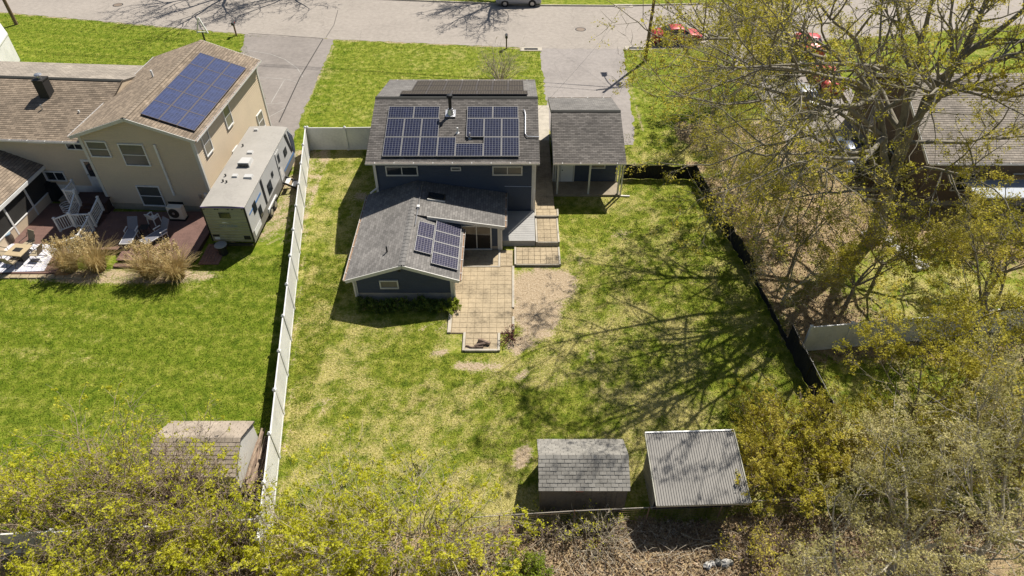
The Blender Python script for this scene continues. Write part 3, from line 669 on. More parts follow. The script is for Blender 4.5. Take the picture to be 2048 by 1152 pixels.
MB().prism([(gX0-.01, gRY-.15, gRZ-.02), (gX0-.01, gRY-.15, gRZ), (gX0-.01, gRY, gRZ+.045), (gX0-.01, gRY+.15, gRZ), (gX0-.01, gRY+.15, gRZ-.02)], (gX1-gX0+.02, 0, 0)).build('ridge_cap', SH_DARKGRN, garage)
for xx in (gX0+.02, gX1-.02):
    for ya, yb in ((gEF, gRY), (gEB, gRY)): beam_part('rake_board', (xx, ya, gEZ-.12), (xx, yb, gRZ-.12), .05, .17, TRIM, garage)
gutter(garage, (gX0, gEF-.06, gEZ-.05), (gX1, gEF-.06, gEZ-.05)); gutter(garage, (gX1, gEB+.06, gEZ-.05), (gX0, gEB+.06, gEZ-.05))
MB().box(gx0-.15, gx1+.1, gy0-.12, gw-.0, -.05, .14).build('porch_floor', PORCHC, garage)
for xx in (gx0+.06, (gx0+gx1)/2+.06, gx1-.06): MB().box(xx-.055, xx+.055, gy0-.055, gy0+.055, .14, gEZ-.12).build('porch_post', TRIM, garage)
MB().box(gX0+.1, gX1-.1, gy0-.05, gy0+.09, gEZ-.16, gEZ-.03).build('porch_beam', TRIM, garage)
dd = MB().box(3.28, 4.08, gw-.07, gw+.01, .16, 2.14).build('door', DOORW, garage)
for x0, x1, z0, z1 in ((3.38, 3.64, 1.15, 1.95), (3.72, 3.98, 1.15, 1.95), (3.38, 3.64, .35, .95), (3.72, 3.98, .35, .95)): MB().box(x0, x1, gw-.078, gw-.06, z0, z1).build('door_panel', DOORW, dd)
MB().lathe([(.0, -.07), (.035, -.065), (.035, -.02), (.015, 0)], (3.37, gw-.07, 1.08), 8, 'y').build('handle', DARKM, dd)
for x0, x1, z0, z1 in ((3.16, 3.27, .16, 2.26), (4.09, 4.20, .16, 2.26), (3.27, 4.09, 2.15, 2.26)): MB().box(x0, x1, gw-.08, gw, z0, z1).build('door_frame', TRIM, garage)
window(garage, (5.25, gw-.02, 1.22), (1, 0, 0), .98, .62, cols=1, rows=2, glass=GLASST)
for xx in (gx0, gx1): MB().box(xx-.06, xx+.06, gw-.06, gw+.07, .12, gEZ).build('corner_board', TRIM, garage)
downspout(garage, [(gX1-.1, gEF-.04, gEZ-.1), (gx1+.12, gy0-.12, gEZ-.5), (gx1+.12, gy0-.12, .06), (gx1+.75, gy0-.15, .05)])
downspout(garage, [(gX0+.05, gEF-.04, gEZ-.1), (gX0+.15, gw-.1, gEZ-.4), (gX0+.15, gw-.1, .2)])

# ------------------------------------------------------------------ BEIGE NEIGHBOUR HOUSE
RB = R(-4.0); B0 = Vector((-22.46, 35.72, 0))
nb = thing('house', 'tan sided neighbour house with brown shingle roof and large blue solar array', 'house', B0, RB)
BM = Matrix.Translation(B0) @ Matrix.Rotation(RB, 4, 'Z')
def bw(x, y, z): return BM @ Vector((x, y, z))
def bbx(name, m, x0, x1, y0, y1, z0, z1, par=None, **k):
    o = link(name, MB().box(x0, x1, y0, y1, z0, z1).mesh(name), m, par or nb); return o
tx, ty0, ty1, tEZ, tRZ = 3.45, .30, 10.9, 5.45, 6.75
link('wall', MB().prism([(-tx, ty0, .3), (tx, ty0, .3), (tx, ty0, tEZ-.05), (0, ty0, tRZ-.1), (-tx, ty0, tEZ-.05)], (0, ty1-ty0, 0)).mesh('wall'), BEIGE, nb)
bbx('foundation', CONC, -tx-.02, tx+.02, ty0-.02, ty1+.02, -.05, .5)
bd = lambda x, y: bw(x, y, 0)
siding(nb, bd(-tx, ty0), bd(tx, ty0), .5, tEZ-.05, BEIGE, apex=(tx, tRZ-.12), pitch=.15); siding(nb, bd(tx, ty0), bd(tx, ty1), .5, tEZ-.05, BEIGE, pitch=.15); siding(nb, bd(-tx, ty1), bd(-tx, ty0), .5, tEZ-.05, BEIGE, pitch=.15)
oh, fo = .38, .28
shingle_roof('roof', bw(tx+oh, ty0-fo, tEZ-.02), bw(tx+oh, ty1+fo, tEZ-.02), bw(0, ty1+fo, tRZ), bw(0, ty0-fo, tRZ), SH_BROWN, nb, .17)
shingle_roof('roof', bw(-tx-oh, ty1+fo, tEZ-.02), bw(-tx-oh, ty0-fo, tEZ-.02), bw(0, ty0-fo, tRZ), bw(0, ty1+fo, tRZ), SH_BROWN, nb, .17)
for k in range(36):
    y0 = ty0-fo+k*(ty1-ty0+2*fo)/36; y1 = ty0-fo+(k+1)*(ty1-ty0+2*fo)/36
    mb = MB(); mb.face([(-.16, y0, tRZ-.01), (0, y0, tRZ+.045), (0, y1, tRZ+.03), (-.16, y1, tRZ-.02)]); mb.face([(0, y0, tRZ+.045), (.16, y0, tRZ-.01), (.16, y1, tRZ-.02), (0, y1, tRZ+.03)]); mb.face([(-.16, y0, tRZ-.03), (.16, y0, tRZ-.03), (.16, y0, tRZ-.01), (0, y0, tRZ+.045), (-.16, y0, tRZ-.01)])
    link('ridge_shingle', mb.mesh('ridge_shingle'), RIDGEB, nb)
for yy in (ty0-fo-.02, ty1+fo+.02):
    for s in (-1, 1): MB().beam(bw(s*(tx+oh), yy, tEZ-.13), bw(0, yy, tRZ-.11), .05, .2).build('rake_board', TRIM, nb)
for s in (-1, 1):
    gutter(nb, bw(s*(tx+oh+.05), ty0-fo, tEZ-.08), bw(s*(tx+oh+.05), ty1+fo, tEZ-.08), VINYL)
    for yy in (ty0, ty1): bbx('corner_board', TRIM, s*tx-.09, s*tx+.09, yy-.06, yy+.1, .2, tEZ-.06)
uu = (bw(0, 0, tRZ)-bw(tx+oh, 0, tEZ-.02)).normalized(); uy = (bw(0, 1, 0)-bw(0, 0, 0)).normalized(); On = bw(tx+oh, ty0-fo, tEZ-.02)
TN = solar_template(1.70, 1.02, 10, 6, PVLEFT, DKF)
for r_ in range(3):
    for k in range(5): solar_panel(nb, TN, On, uy, uu, .72+k*1.72, .30+r_*1.04)
def bwin(x, z, w, h, y=None, rows=2, glass=GLASSG, side='front', **k):
    if side == 'front': return window(nb, bw(x, (ty0 if y is None else y)-.02, z), uy.cross(Vector((0, 0, 1))), w, h, 1, rows, glass=glass, frame=VINYL, **k)
    return window(nb, bw(tx+.02, x, z), uy, w, h, 1, rows, glass=glass, frame=VINYL, **k)
def place_front(x0, y0, x1, y1, yl=ty0):
    """front wall rectangle from photo pixels (upper left, lower right)"""
    Y = bw(0, yl, 0).y+.0; a = GY(x0, y1, Y); c = GY(x1, y0, Y); a = BM.inverted() @ a; c = BM.inverted() @ c; return a.x, a.z, c.x-a.x, c.z-a.z
for q in ((181, 284, 219, 316), (253, 287, 298, 331), (288, 371, 329, 411)):
    x, z, w, h = place_front(*q); bwin(x, z, max(.9, w*.82), h)
for yv, z, w, h in ((1.2, 3.55, 1.0, 1.55), (4.6, 3.55, 1.0, 1.55), (2.0+2.3, 1.1, .9, 1.0), (9.0, .9, 1.0, 1.3)): bwin(yv, z, w, h, side='side', glass=GLASST)
x, z, w, h = place_front(305, 283, 311, 290)
bbx('heat_pump_line_cover', VINYL, x+.15, x+.27, ty0-.13, ty0-.035, 1.3, z+.1)
bbx('vent_pipe', VINYL, -1.35, -1.25, 6.2, 6.3, tRZ-.7, tRZ-.0); bbx('vent_pipe', VINYL, -5.2, -5.12, 3.3, 3.38, 4.5, 5.3)
bbx('utility_box', STEEL, tx-.75, tx-.6, ty0-.12, ty0-.03, 1.1, 1.4); bbx('electric_meter', VINYL, tx-.35, tx-.15, ty0-.14, ty0-.03, 1.15, 1.55)
bbx('basement_vent', BLACK, tx-5.0+2.0, tx-5.0+3.0, ty0-.05, ty0-.025, .35, .75)
# low wing to the left
lx0, lx1, ly0, ly1, lEZ, lRZ, lRY = -20.5, -tx-.05, 1.35, 11.4, 4.45, 6.0, 6.2
link('wall', MB().prism([(lx0, ly0, .2), (lx0, ly1, .2), (lx0, ly1, lEZ), (lx0, lRY, lRZ-.12), (lx0, ly0, lEZ)], (lx1-lx0, 0, 0)).mesh('wall'), BEIGE, nb)
bbx('foundation', VINYL, lx0-.02, lx1, ly0-.02, ly1, -.05, 1.0)
siding(nb, bd(lx0, ly0), bd(lx1, ly0), 1.0, lEZ-.08, BEIGE, pitch=.15)
shingle_roof('roof', bw(lx0, ly0-.35, lEZ), bw(lx1+.02, ly0-.35, lEZ), bw(lx1+.02, lRY, lRZ), bw(lx0, lRY, lRZ), SH_BROWN, nb, .17)
shingle_roof('roof', bw(lx1+.02, ly1+.35, lEZ), bw(lx0, ly1+.35, lEZ), bw(lx0, lRY, lRZ), bw(lx1+.02, lRY, lRZ), SH_TAUPE, nb, .17)
link('ridge_cap', MB().prism([(lx0, lRY-.16, lRZ-.02), (lx0, lRY-.16, lRZ), (lx0, lRY, lRZ+.05), (lx0, lRY+.16, lRZ), (lx0, lRY+.16, lRZ-.02)], (lx1-lx0, 0, 0)).mesh('ridge_cap'), SH_DARKGRN, nb)
gutter(nb, bw(lx0, ly0-.42, lEZ-.05), bw(lx1, ly0-.42, lEZ-.05), VINYL)
for q, rows in (((48, 282, 81, 293), 1), ((130, 286, 162, 304), 1), ((88, 350, 124, 369), 1)):
    x, z, w, h = place_front(*q, yl=ly0); window(nb, bw(x, ly0-.02, z), uy.cross(Vector((0, 0, 1))), w*.9, h, 2, 1, frame=VINYL)
bd2 = bbx('door', VINYL, -4.95, -4.05, ly0-.08, ly0-.0, .95, 3.0)
link('pane', MB().face([(-4.78, ly0-.085, 1.75), (-4.22, ly0-.085, 1.75), (-4.22, ly0-.085, 2.85), (-4.78, ly0-.085, 2.85)]).mesh('pane'), GLASS, bd2)
link('handle', MB().lathe([(.03, -.06), (.03, 0)], (-4.85, ly0-.085, 1.9), 8, 'y').mesh('handle'), DARKM, bd2)
# chimney on the low roof
CHIM = mat('dark_chimney_metal', (.03, .028, .026), .6, .2); ch = BM.inverted() @ G(100, 200, 5.2)
cx_, cy_ = ch.x, ch.y; zc = lEZ+(lRZ-lEZ)*(cy_-ly0+.35)/(lRY-ly0+.35)
chim = bbx('chimney', CHIM, cx_-.33, cx_+.33, cy_-.33, cy_+.33, zc-.3, zc+1.05); bbx('chimney_crown', CHIM, cx_-.36, cx_+.36, cy_-.36, cy_+.36, zc+1.05, zc+1.12, par=chim)
link('chimney_cap', MB().lathe([(.12, 1.12), (.12, 1.35), (.24, 1.36), (.2, 1.42), (.05, 1.46)], (cx_, cy_, zc), 12).mesh('chimney_cap'), STEEL, chim)
link('vent_pipe', MB().lathe([(.12, -.04), (.05, .04), (.05, .4), (0, .4)], (cx_+.25, cy_-1.25, zc-.45), 8).mesh('vent_pipe'), STEEL, nb)
# screened porch at the left edge
pz = 2.45; pr = BM.inverted() @ G(62, 343, pz); pf = BM.inverted() @ G(0, 412, pz)
pxr = (pr.x+pf.x)/2; pyb = ly0-.03; pyf = pf.y-3.2; pc = pxr-2.2
shingle_roof('porch_roof', bw(pxr+.15, pyf, pz), bw(pxr+.15, pyb, pz), bw(pc, pyb, pz+1.0), bw(pc, pyf, pz+1.0), SH_BROWN, nb, .17)
shingle_roof('porch_roof', bw(pc-2.35, pyb, pz), bw(pc-2.35, pyf, pz), bw(pc, pyf, pz+1.0), bw(pc, pyb, pz+1.0), SH_BROWN, nb, .17)
bbx('porch_fascia', VINYL, pxr+.14, pxr+.20, pyf, pyb, pz-.24, pz-.03)
SCREEN = mat('dark_insect_screen', (.035, .033, .03), .8, .2)
yy = pyb-.1; 
for k in range(4):
    y1 = pyb-.05-k*2.05; bbx('porch_post', VINYL, pxr-.10, pxr+.02, y1-.12, y1, .1, pz-.15)
    if k < 3:
        bbx('screen', SCREEN, pxr-.06, pxr-.04, y1-2.05, y1-.12, .75, pz-.2); bbx('knee_wall', BEIGE, pxr-.08, pxr-.0, y1-2.05, y1-.12, .1, .7); bbx('sill', VINYL, pxr-.1, pxr+.03, y1-2.05, y1-.12, .7, .76)
bbx('porch_floor', CONC, pc-2.2, pxr, pyf, pyb, -.02, .1)

# ------------------------------------------------------------------ TRAVEL TRAILER (local: y=0 rear, +y front, x centred)
RVW = mat('trailer_white_panel', (.50, .49, .465), .35, .05, .8, 9); RVR = mat('trailer_roof_membrane', (.345, .322, .285), .8, .09, .7, 8)
def ribbed(name, c):
    m, nt, bs = _new(name); p = wpos(nt); w = nt.nodes.new('ShaderNodeTexWave'); w.bands_direction = 'Z'; w.inputs['Scale'].default_value = 3.2; nt.links.new(p, w.inputs['Vector'])
    cc = mixc(nt, 1.0, ramp(nt, noise(nt, 1.5, 4, p), [(.3, sc(c, .85)), (.7, sc(c, 1.1))]), ramp(nt, w.outputs['Fac'], [(.0, (.6, .6, .6)), (.25, (1, 1, 1))]), 'MULTIPLY')
    nt.links.new(cc, bs.inputs['Base Color']); bs.inputs['Roughness'].default_value = .4; bump(nt, bs, w.outputs['Fac'], .5, .03); return m
RVT = ribbed('trailer_tan_ribbed_metal', (.36, .335, .22)); RVG = mat('trailer_grey_skirt', (.20, .19, .17), .4, .1); RVB = mat('trailer_blue_graphic', (.10, .22, .45), .4, .1); PURP = mat('violet_roof_edge', (.16, .11, .30), .5, .1)
TYRE = mat('tyre_rubber', (.02, .02, .02), .8, .15); RIM = mat('alloy_rim', (.45, .44, .43), .35, .1, metal=.7)
rvl = (-16.62, 32.05, 0); rvz = R(-1.3)
rv = thing('travel_trailer', 'long pale travel trailer parked between the tan house and the white fence', 'trailer', rvl, rvz)
hw, L, f0, top = 1.24, 9.6, .62, 3.12
def L_(name, mb, m, par=None, smooth=False, **k):
    o = link(name, mb.mesh(name, smooth), m, par or rv)
    for a, v in k.items(): o[a] = v
    return o
prof = [(.0, f0), (.0, top-.06), (.05, top), (L-.45, top), (L-.15, top-.25), (L+.25, 2.2), (L+.30, 1.6), (L-.05, f0)]
L_('body', MB().prism([(-hw, y, z) for y, z in prof], (2*hw, 0, 0)), RVW)
L_('rear_wall', MB().box(-hw+.05, hw-.05, -.012, .01, f0, top-.08), RVT)
for k in range(11): L_('rib', MB().prism([(-hw+.06, -.012, .70+k*.205), (-hw+.06, -.034, .76+k*.205), (-hw+.06, -.034, .80+k*.205), (-hw+.06, -.012, .88+k*.205)], (2*hw-.12, 0, 0)), RVT)
for s in (-1, 1): L_('corner_trim', MB().box(s*hw-.04, s*hw+.04, -.02, .05, f0, top-.03), BLACK)
mb = MB(); n = 8
for k in range(n):
    a, c = -hw-.02+k*(2*hw+.04)/n, -hw-.02+(k+1)*(2*hw+.04)/n; zz = lambda x: top+.07*(1-(x/hw)**2)
    mb.hexa([(a, -.03, top-.02), (c, -.03, top-.02), (c, L-.42, top-.02), (a, L-.42, top-.02)], [(a, -.03, zz(a)+.012), (c, -.03, zz(c)+.012), (c, L-.42, zz(c)+.012), (a, L-.42, zz(a)+.012)])
L_('roof', mb, RVR); L_('roof_edge', MB().box(-hw-.02, hw+.02, -.05, -.025, top-.06, top+.02), PURP)
for s in (-1, 1): L_('roof_edge', MB().box(s*hw-.03, s*hw+.03, -.02, L-.4, top-.07, top-.005), GUT)
ac = L_('air_conditioner', MB().hexa([(-.38, 4.05, top), (.38, 4.05, top), (.38, 4.95, top), (-.38, 4.95, top)], [(-.34, 4.1, top+.36), (.34, 4.1, top+.36), (.30, 4.85, top+.30), (-.30, 4.85, top+.30)]), RVW)
for k in range(7): L_('louvre', MB().box(-.30+k*.09, -.25+k*.09, 4.03, 4.075, top+.1, top+.30), DARKM, ac)
for x, y, w, h in ((-.12, 5.75, .40, .36), (-.2, 3.05, .38, .36), (.62, 3.0, .55, .42), (-.6, 8.6, .3, .26)): L_('roof_vent', MB().hexa([(x-w/2, y-h/2, top+.02), (x+w/2, y-h/2, top+.02), (x+w/2, y+h/2, top+.02), (x-w/2, y+h/2, top+.02)], [(x-w/2+.04, y-h/2+.04, top+.18), (x+w/2-.04, y-h/2+.04, top+.18), (x+w/2-.04, y+h/2-.04, top+.18), (x-w/2+.04, y+h/2-.04, top+.18)]), RVW)
for x, y in ((-.75, 2.5), (-.8, 3.1), (-.5, 2.4), (-.85, 6.6)): L_('plumbing_vent', MB().lathe([(.05, .03), (.05, .16), (.07, .18), (.0, .2)], (x, y, top), 8), DARKM)
L_('rear_window', MB().bbox(-.33, .33, -.05, -.010, 2.35, 2.72, .004), GLASS)
L_('licence_plate', MB().box(-1.05, -.75, -.055, -.013, .78, .95), VINYL); L_('bumper', MB().box(-hw+.05, hw-.05, -.22, -.06, .42, .55), DARKM); L_('tail_lamp', MB().box(.72, 1.1, -.055, -.013, .80, 1.05), BLACK); L_('tail_lamp', MB().box(-1.12, -.72, -.05, -.013, 1.0, 1.12), BLACK)
for x in (-.45, -.3, .3, .55, -1.1, 1.1): L_('marker_lamp', MB().box(x-.05, x+.05, -.035, -.013, 2.93, 2.98), BLACK)
def text(txt, size, parent, M, m, name='lettering'):
    cu = bpy.data.curves.new(name, 'FONT'); cu.body = txt; cu.size = size; cu.extrude = .003; cu.align_x = 'CENTER'
    t = bpy.data.objects.new('tmp', cu); col.objects.link(t); bpy.context.view_layer.update()
    me = bpy.data.meshes.new_from_object(t.evaluated_get(bpy.context.evaluated_depsgraph_get())); bpy.data.objects.remove(t)
    o = link(name, me, m, parent); o.matrix_local = M; return o
BLT = mat('pale_blue_lettering', (.17, .24, .36), .5, .1)
text('CATALINA', .22, rv, Matrix.Translation((.02, -.040, 1.72)) @ Matrix.Rotation(math.pi/2, 4, 'X'), BLT)
L_('emblem', MB().prism([(-.32, -.036, 1.98), (-.05, -.036, 2.0), (.1, -.036, 1.95), (-.1, -.036, 2.07), (-.25, -.036, 2.06)], (0, -.006, 0)), VINYL)
# right flank
sx = hw+.012
L_('skirt', MB().box(hw-.02, sx+.004, .02, L-.3, f0-.12, 1.18), RVG)
L_('graphic', MB().prism([(sx+.002, .4, 2.25), (sx+.002, 2.6, 2.25), (sx+.002, 2.6, 2.4), (sx+.002, .4, 2.34)], (.006, 0, 0)), RVB); L_('graphic', MB().prism([(sx+.008, 7.0, 1.0), (sx+.008, 9.4, 1.0), (sx+.008, 9.4, 1.16), (sx+.008, 7.0, 1.1)], (.006, 0, 0)), RVB)
L_('graphic', MB().prism([(sx+.006, 8.35, 2.95), (sx+.006, 8.7, 2.95), (sx+.006, 9.25, 1.3), (sx+.006, 9.0, 1.3)], (.006, 0, 0)), BLACK); L_('graphic', MB().prism([(sx+.006, 2.9, 2.95), (sx+.006, 3.2, 2.95), (sx+.006, 3.2, 1.2), (sx+.006, 2.95, 1.2)], (.006, 0, 0)), BLACK)
for y, z, w, h in ((1.3, 2.2, .5, .65), (1.9, 1.45, .45, .75), (4.1, 1.75, .7, .72), (4.95, 2.15, .28, .34), (7.9, 2.0, .55, .5)): 
    wv = L_('window', MB().box(sx, sx+.03, y-w/2, y+w/2, z-h/2, z+h/2), BLACK); L_('pane', MB().box(sx+.028, sx+.036, y-w/2+.05, y+w/2-.05, z-h/2+.05, z+h/2-.05), GLASS, wv)
dr_ = L_('entry_door', MB().box(sx, sx+.035, 6.1, 6.85, .85, 2.85), RVW); L_('pane', MB().box(sx+.034, sx+.042, 6.28, 6.68, 2.05, 2.65), GLASS, dr_); L_('handle', MB().box(sx+.034, sx+.07, 6.16, 6.24, 1.75, 1.9), BLACK, dr_)
L_('screen_panel', MB().box(sx+.034, sx+.04, 6.25, 6.7, 1.1, 1.6), GUT, dr_)
L_('compartment_door', MB().box(sx, sx+.02, .35, 1.55, .75, 1.15), VINYL); L_('front_cap', MB().prism([(hw-.02, y, z) for y, z in ((L-.5, 2.9), (L+.2, 2.15), (L+.26, 1.6), (L+.1, 1.0), (L-.25, 1.0))], (.05, 0, 0)), glass_mat('dark_blue_cap', (.03, .045, .09), .2))
for y in (3.35, 4.2):
    for s in (-1, 1):
        w = L_('wheel', MB().lathe([(.2, -.11), (.35, -.10), (.36, 0), (.35, .10), (.2, .11)], (s*(hw-.08), y, .36), 20, 'x'), TYRE)
        L_('rim', MB().lathe([(.19, 0), (.2, .02), (.05, .04)], (s*(hw-.08)+s*.10, y, .36), 14, 'x'), RIM, w)
L_('fender', MB().prism([(hw-.05, 2.85, .62), (hw-.05, 2.95, .84), (hw-.05, 4.6, .84), (hw-.05, 4.7, .62), (hw-.05, 4.5, .74), (hw-.05, 3.05, .74)], (.14, 0, 0)), VINYL)
st = L_('entry_steps', MB().beam((sx+.02, 6.15, .72), (sx+1.25, 6.15, .05), .05, .14).beam((sx+.02, 6.85, .72), (sx+1.25, 6.85, .05), .05, .14), BLACK)
for k in range(3): L_('tread', MB().box(sx+.12+k*.4, sx+.40+k*.4, 6.17, 6.83, .60-k*.21, .63-k*.21), VINYL, st)
L_('tongue', MB().beam((0, L+.1, .5), (0, L+1.2, .5), .12, .12).beam((-.6, L, .5), (0, L+1.1, .5), .1, .1).beam((.6, L, .5), (0, L+1.1, .5), .1, .1), DARKM); L_('tongue_jack', MB().lathe([(.05, 0), (.05, 1.0)], (0, L+1.0, .1), 8), DARKM)
dish = thing('round_lid', 'round grey domed lid lying by the rear of the trailer', 'lid', (G(440, 487, .78).x, G(440, 487, .78).y, 0))
o = link('dome', MB().lathe([(.0, .78), (.2, .765), (.34, .72), (.37, .68), (.30, .62)][::-1], (0, 0, 0), 20).mesh('dome'), mat('dull_grey_lid', (.30, .29, .27), .6, .15), dish); link('stand', MB().lathe([(.26, 0), (.22, .62)], (0, 0, 0), 12).mesh('stand'), DARKM, dish)

# ------------------------------------------------------------------ DECK, railings, furniture
DECK = mat('reddish_deck_board', (.16, .092, .074), .7, .2, 1.2, 14); DECKD = mat('dark_deck_board', (.07, .042, .036), .75, .25, 1.2, 14)
deck = thing('deck', 'raised reddish brown deck of long boards behind the tan house', 'deck', (-21.9, 32.5, 0))
dz = .28
def dbox(name, m, par, *a): return MB().box(*a).build(name, m, par)
k = 0; y = 30.65
while y < 35.4:
    x0 = -25.6 if y > 31.6 else -23.2
    x1 = -18.75+(y-31)*.06
    if y > 34.9: x1 = min(x1, -19.4)
    dbox('board', DECK, deck, x0, x1, y, y+.134, dz, dz+.035); y += .142
for xx in (-25.4, -23.0, -21.0, -18.9): dbox('joist', DECKD, deck, xx, xx+.06, 31.7, 35.3, .0, dz-.002)
dbox('skirt', DECKD, deck, -18.74, -18.70, 30.8, 34.6, .0, dz-.02)
for k, (x0, x1, y0, y1, z) in enumerate(((-23.3, -18.85, 30.30, 30.64, .13),)):
    dbox('step', DECK, deck, x0, x1, y0, y1, .0, z); 
low = thing('low_deck', 'ground level brown patio deck with a pale rug on it', 'deck', (-28, 31, 0)); y = 29.75
while y < 36.6:
    dbox('board', DECK, low, -33.5, -25.75, y, y+.134, .04, .08); y += .142
RUG = None
def rug_mat():
    m, nt, bs = _new('pale_patterned_rug'); p = wpos(nt); v = nt.nodes.new('ShaderNodeTexVoronoi'); v.inputs['Scale'].default_value = 5; nt.links.new(p, v.inputs['Vector'])
    nt.links.new(ramp(nt, v.outputs['Distance'], [(.25, (.62, .60, .62)), (.42, (.36, .37, .47)), (.6, (.66, .64, .62))]), bs.inputs['Base Color']); bs.inputs['Roughness'].default_value = 1; return m
rug = MB(); rp = [G(-40, 546, .09), G(88, 542, .09), G(118, 489, .09), G(-20, 487, .09)]; rug.prism([(p.x, p.y, .086) for p in rp], (0, 0, .012)); tag(rug.build('rug', rug_mat()), 'pale patterned outdoor rug under the patio dining set', 'rug')
pl = MB().bbox(-26.4, -25.6, 29.55, 30.5, .02, .1, .01).build('plywood_sheet', mat('orange_plywood', (.36, .20, .075), .7, .15)); tag(pl, 'orange brown board lying at the corner of the patio deck', 'board')
for k in range(16):
    pb = MB().bbox(-33+k*.52, -32.52+k*.52, 29.35+random.uniform(-.02, .02), 29.66, .0, .09, .015).build('edging_stone', PAVE); tag(pb, 'tan edging stone in the row along the front of the patio deck', 'stone', 'tan edging stones')
bp = thing('brick_pad', 'small reddish paver pad between deck and trailer', 'paving', (-18.0, 31.6, 0))
for i in range(6):
    for j in range(8): MB().bbox(-18.45+i*.2, -18.26+i*.2, 30.6+j*.24, 30.83+j*.24, .0, .05, .006).build('paver', mat('red_paver', (.24, .13, .09), .9, .2, 2, 20), bp)

def railing(label, pts, h=.95, parent=None):
    """posts with caps, rails and balusters along a polyline of points on the walking line"""
    pts = [Vector(p) for p in pts]; t = thing('railing', label, 'railing', pts[0], group='white deck railings')
    for p in pts:
        o = MB().box(p.x-.055, p.x+.055, p.y-.055, p.y+.055, p.z, p.z+h+.08).build('post', VINYL, t); MB().bbox(p.x-.08, p.x+.08, p.y-.08, p.y+.08, p.z+h+.08, p.z+h+.14, .04).build('cap', VINYL, o)
    for p, q in zip(pts, pts[1:]):
        MB().beam(p+Vector((0, 0, h)), q+Vector((0, 0, h)), .09, .06).build('top_rail', VINYL, t); MB().beam(p+Vector((0, 0, .1)), q+Vector((0, 0, .1)), .06, .06).build('bottom_rail', VINYL, t)
        n_ = int((q-p).length/.14)
        for k in range(1, n_):
            c = p.lerp(q, k/n_); MB().beam(c+Vector((0, 0, .1)), c+Vector((0, 0, h)), .035, .035).build('baluster', VINYL, t)
    return t
lz = .95
land = thing('door_landing', 'dark boarded landing and stairs below the back door', 'landing', (-27.0, 35.9, 0))
for k in range(8): dbox('board', DECKD, land, -27.9, -25.7, 35.5+k*.155, 35.5+k*.155+.145, lz-.04, lz)
dbox('base', DECKD, land, -27.8, -25.8, 35.55, 36.7, 0, lz-.045)
for k in range(4): dbox('stair_tread', DECKD, land, -27.1+.0, -25.9, 35.18-k*.3, 35.46-k*.3, lz-.24-k*.19, lz-.20-k*.19)
railing('white baluster railing beside the back door of the tan house', [(-27.9, 36.55, lz), (-27.9, 35.5, lz), (-27.2, 35.45, lz)])
railing('white sloping stair railing nearest the low patio', [(-27.2, 35.35, lz-.1), (-27.2, 34.0, .25), (-28.0, 33.7, .08)])
railing('white railing panel on the right of the stairs', [(-25.8, 35.2, .6), (-25.8, 33.9, .3), (-27.0, 33.85, .3)])
railing('white railing section descending to the pampas grass', [(-25.75, 33.5, .3), (-25.75, 31.9, .12), (-26.7, 31.2, .08)])
MESHF = mat('grey_sling_fabric', (.18, .18, .205), .8, .08); MESHT = mat('tan_sling_fabric', (.33, .27, .18), .8, .1)
def lounger(label, loc, rz, back=55):
    t = thing('sun_lounger', label, 'lounger', loc, rz, 'grey sun loungers'); h = .34
    b_ = R(back); yb = .55; 
    link('seat', MB().box(-.30, .30, -.85, yb, h, h+.03).mesh('seat'), MESHF, t)
    link('backrest', MB().hexa([(-.30, yb, h), (.30, yb, h), (.30, yb+.8*math.cos(b_), h+.8*math.sin(b_)), (-.30, yb+.8*math.cos(b_), h+.8*math.sin(b_))], [(-.30, yb-.03, h+.03), (.30, yb-.03, h+.03), (.30, yb-.03+.8*math.cos(b_), h+.03+.8*math.sin(b_)), (-.30, yb-.03+.8*math.cos(b_), h+.03+.8*math.sin(b_))]).mesh('backrest'), MESHF, t)
    for s in (-1, 1):
        link('side_rail', MB().beam((s*.32, -.88, h), (s*.32, yb, h), .04, .05).mesh('side_rail'), VINYL, t)
        link('armrest', MB().box(s*.33-.035, s*.33+.035, .1, .6, h+.2, h+.23).beam((s*.33, .15, 0), (s*.33, .15, h+.2), .03, .03).mesh('armrest'), VINYL, t)
        for y in (-.8, .5): link('leg', MB().beam((s*.31, y, 0), (s*.31, y, h), .035, .035).mesh('leg'), VINYL, t)
    link('foot_bar', MB().beam((-.32, -.88, h), (.32, -.88, h), .04, .05).mesh('foot_bar'), VINYL, t); return t
dk = dz+.035
lounger('grey sling sun lounger lying straight on the deck, left of the pair', G(262, 474, .5)*1.0+Vector((0, 0, dk-.5)), R(4), 50)
lounger('grey sling sun lounger turned aslant on the deck, right of the pair', G(314, 474, .5)+Vector((0, 0, dk-.5)), R(-33), 58)
wc = thing('plastic_chair', 'white plastic garden chair on the deck by the house wall', 'chair', G(311, 446, .3)+Vector((0, 0, dk-.3)), R(160))
link('seat', MB().bbox(-.24, .24, -.22, .24, .40, .44, .015).mesh('seat'), VINYL, wc); link('backrest', MB().hexa([(-.22, .22, .44), (.22, .22, .44), (.22, .26, .44), (-.22, .26, .44)], [(-.2, .34, .86), (.2, .34, .86), (.2, .38, .86), (-.2, .38, .86)]).mesh('backrest'), VINYL, wc)
for s in (-1, 1):
    link('armrest', MB().box(s*.27-.035, s*.27+.035, -.2, .28, .62, .66).mesh('armrest'), VINYL, wc)
    for y in (-.22, .24): link('leg', MB().beam((s*.27, y*1.1, 0), (s*.25, y, .63 if y < 0 else .45), .05, .05).mesh('leg'), VINYL, wc)
sdt = thing('side_table', 'small dark glass topped table between the two sun loungers', 'table', G(292, 463, .4)+Vector((0, 0, dk-.4)))
link('top', MB().bbox(-.27, .27, -.25, .25, .42, .45, .01).mesh('top'), BLACK, sdt)
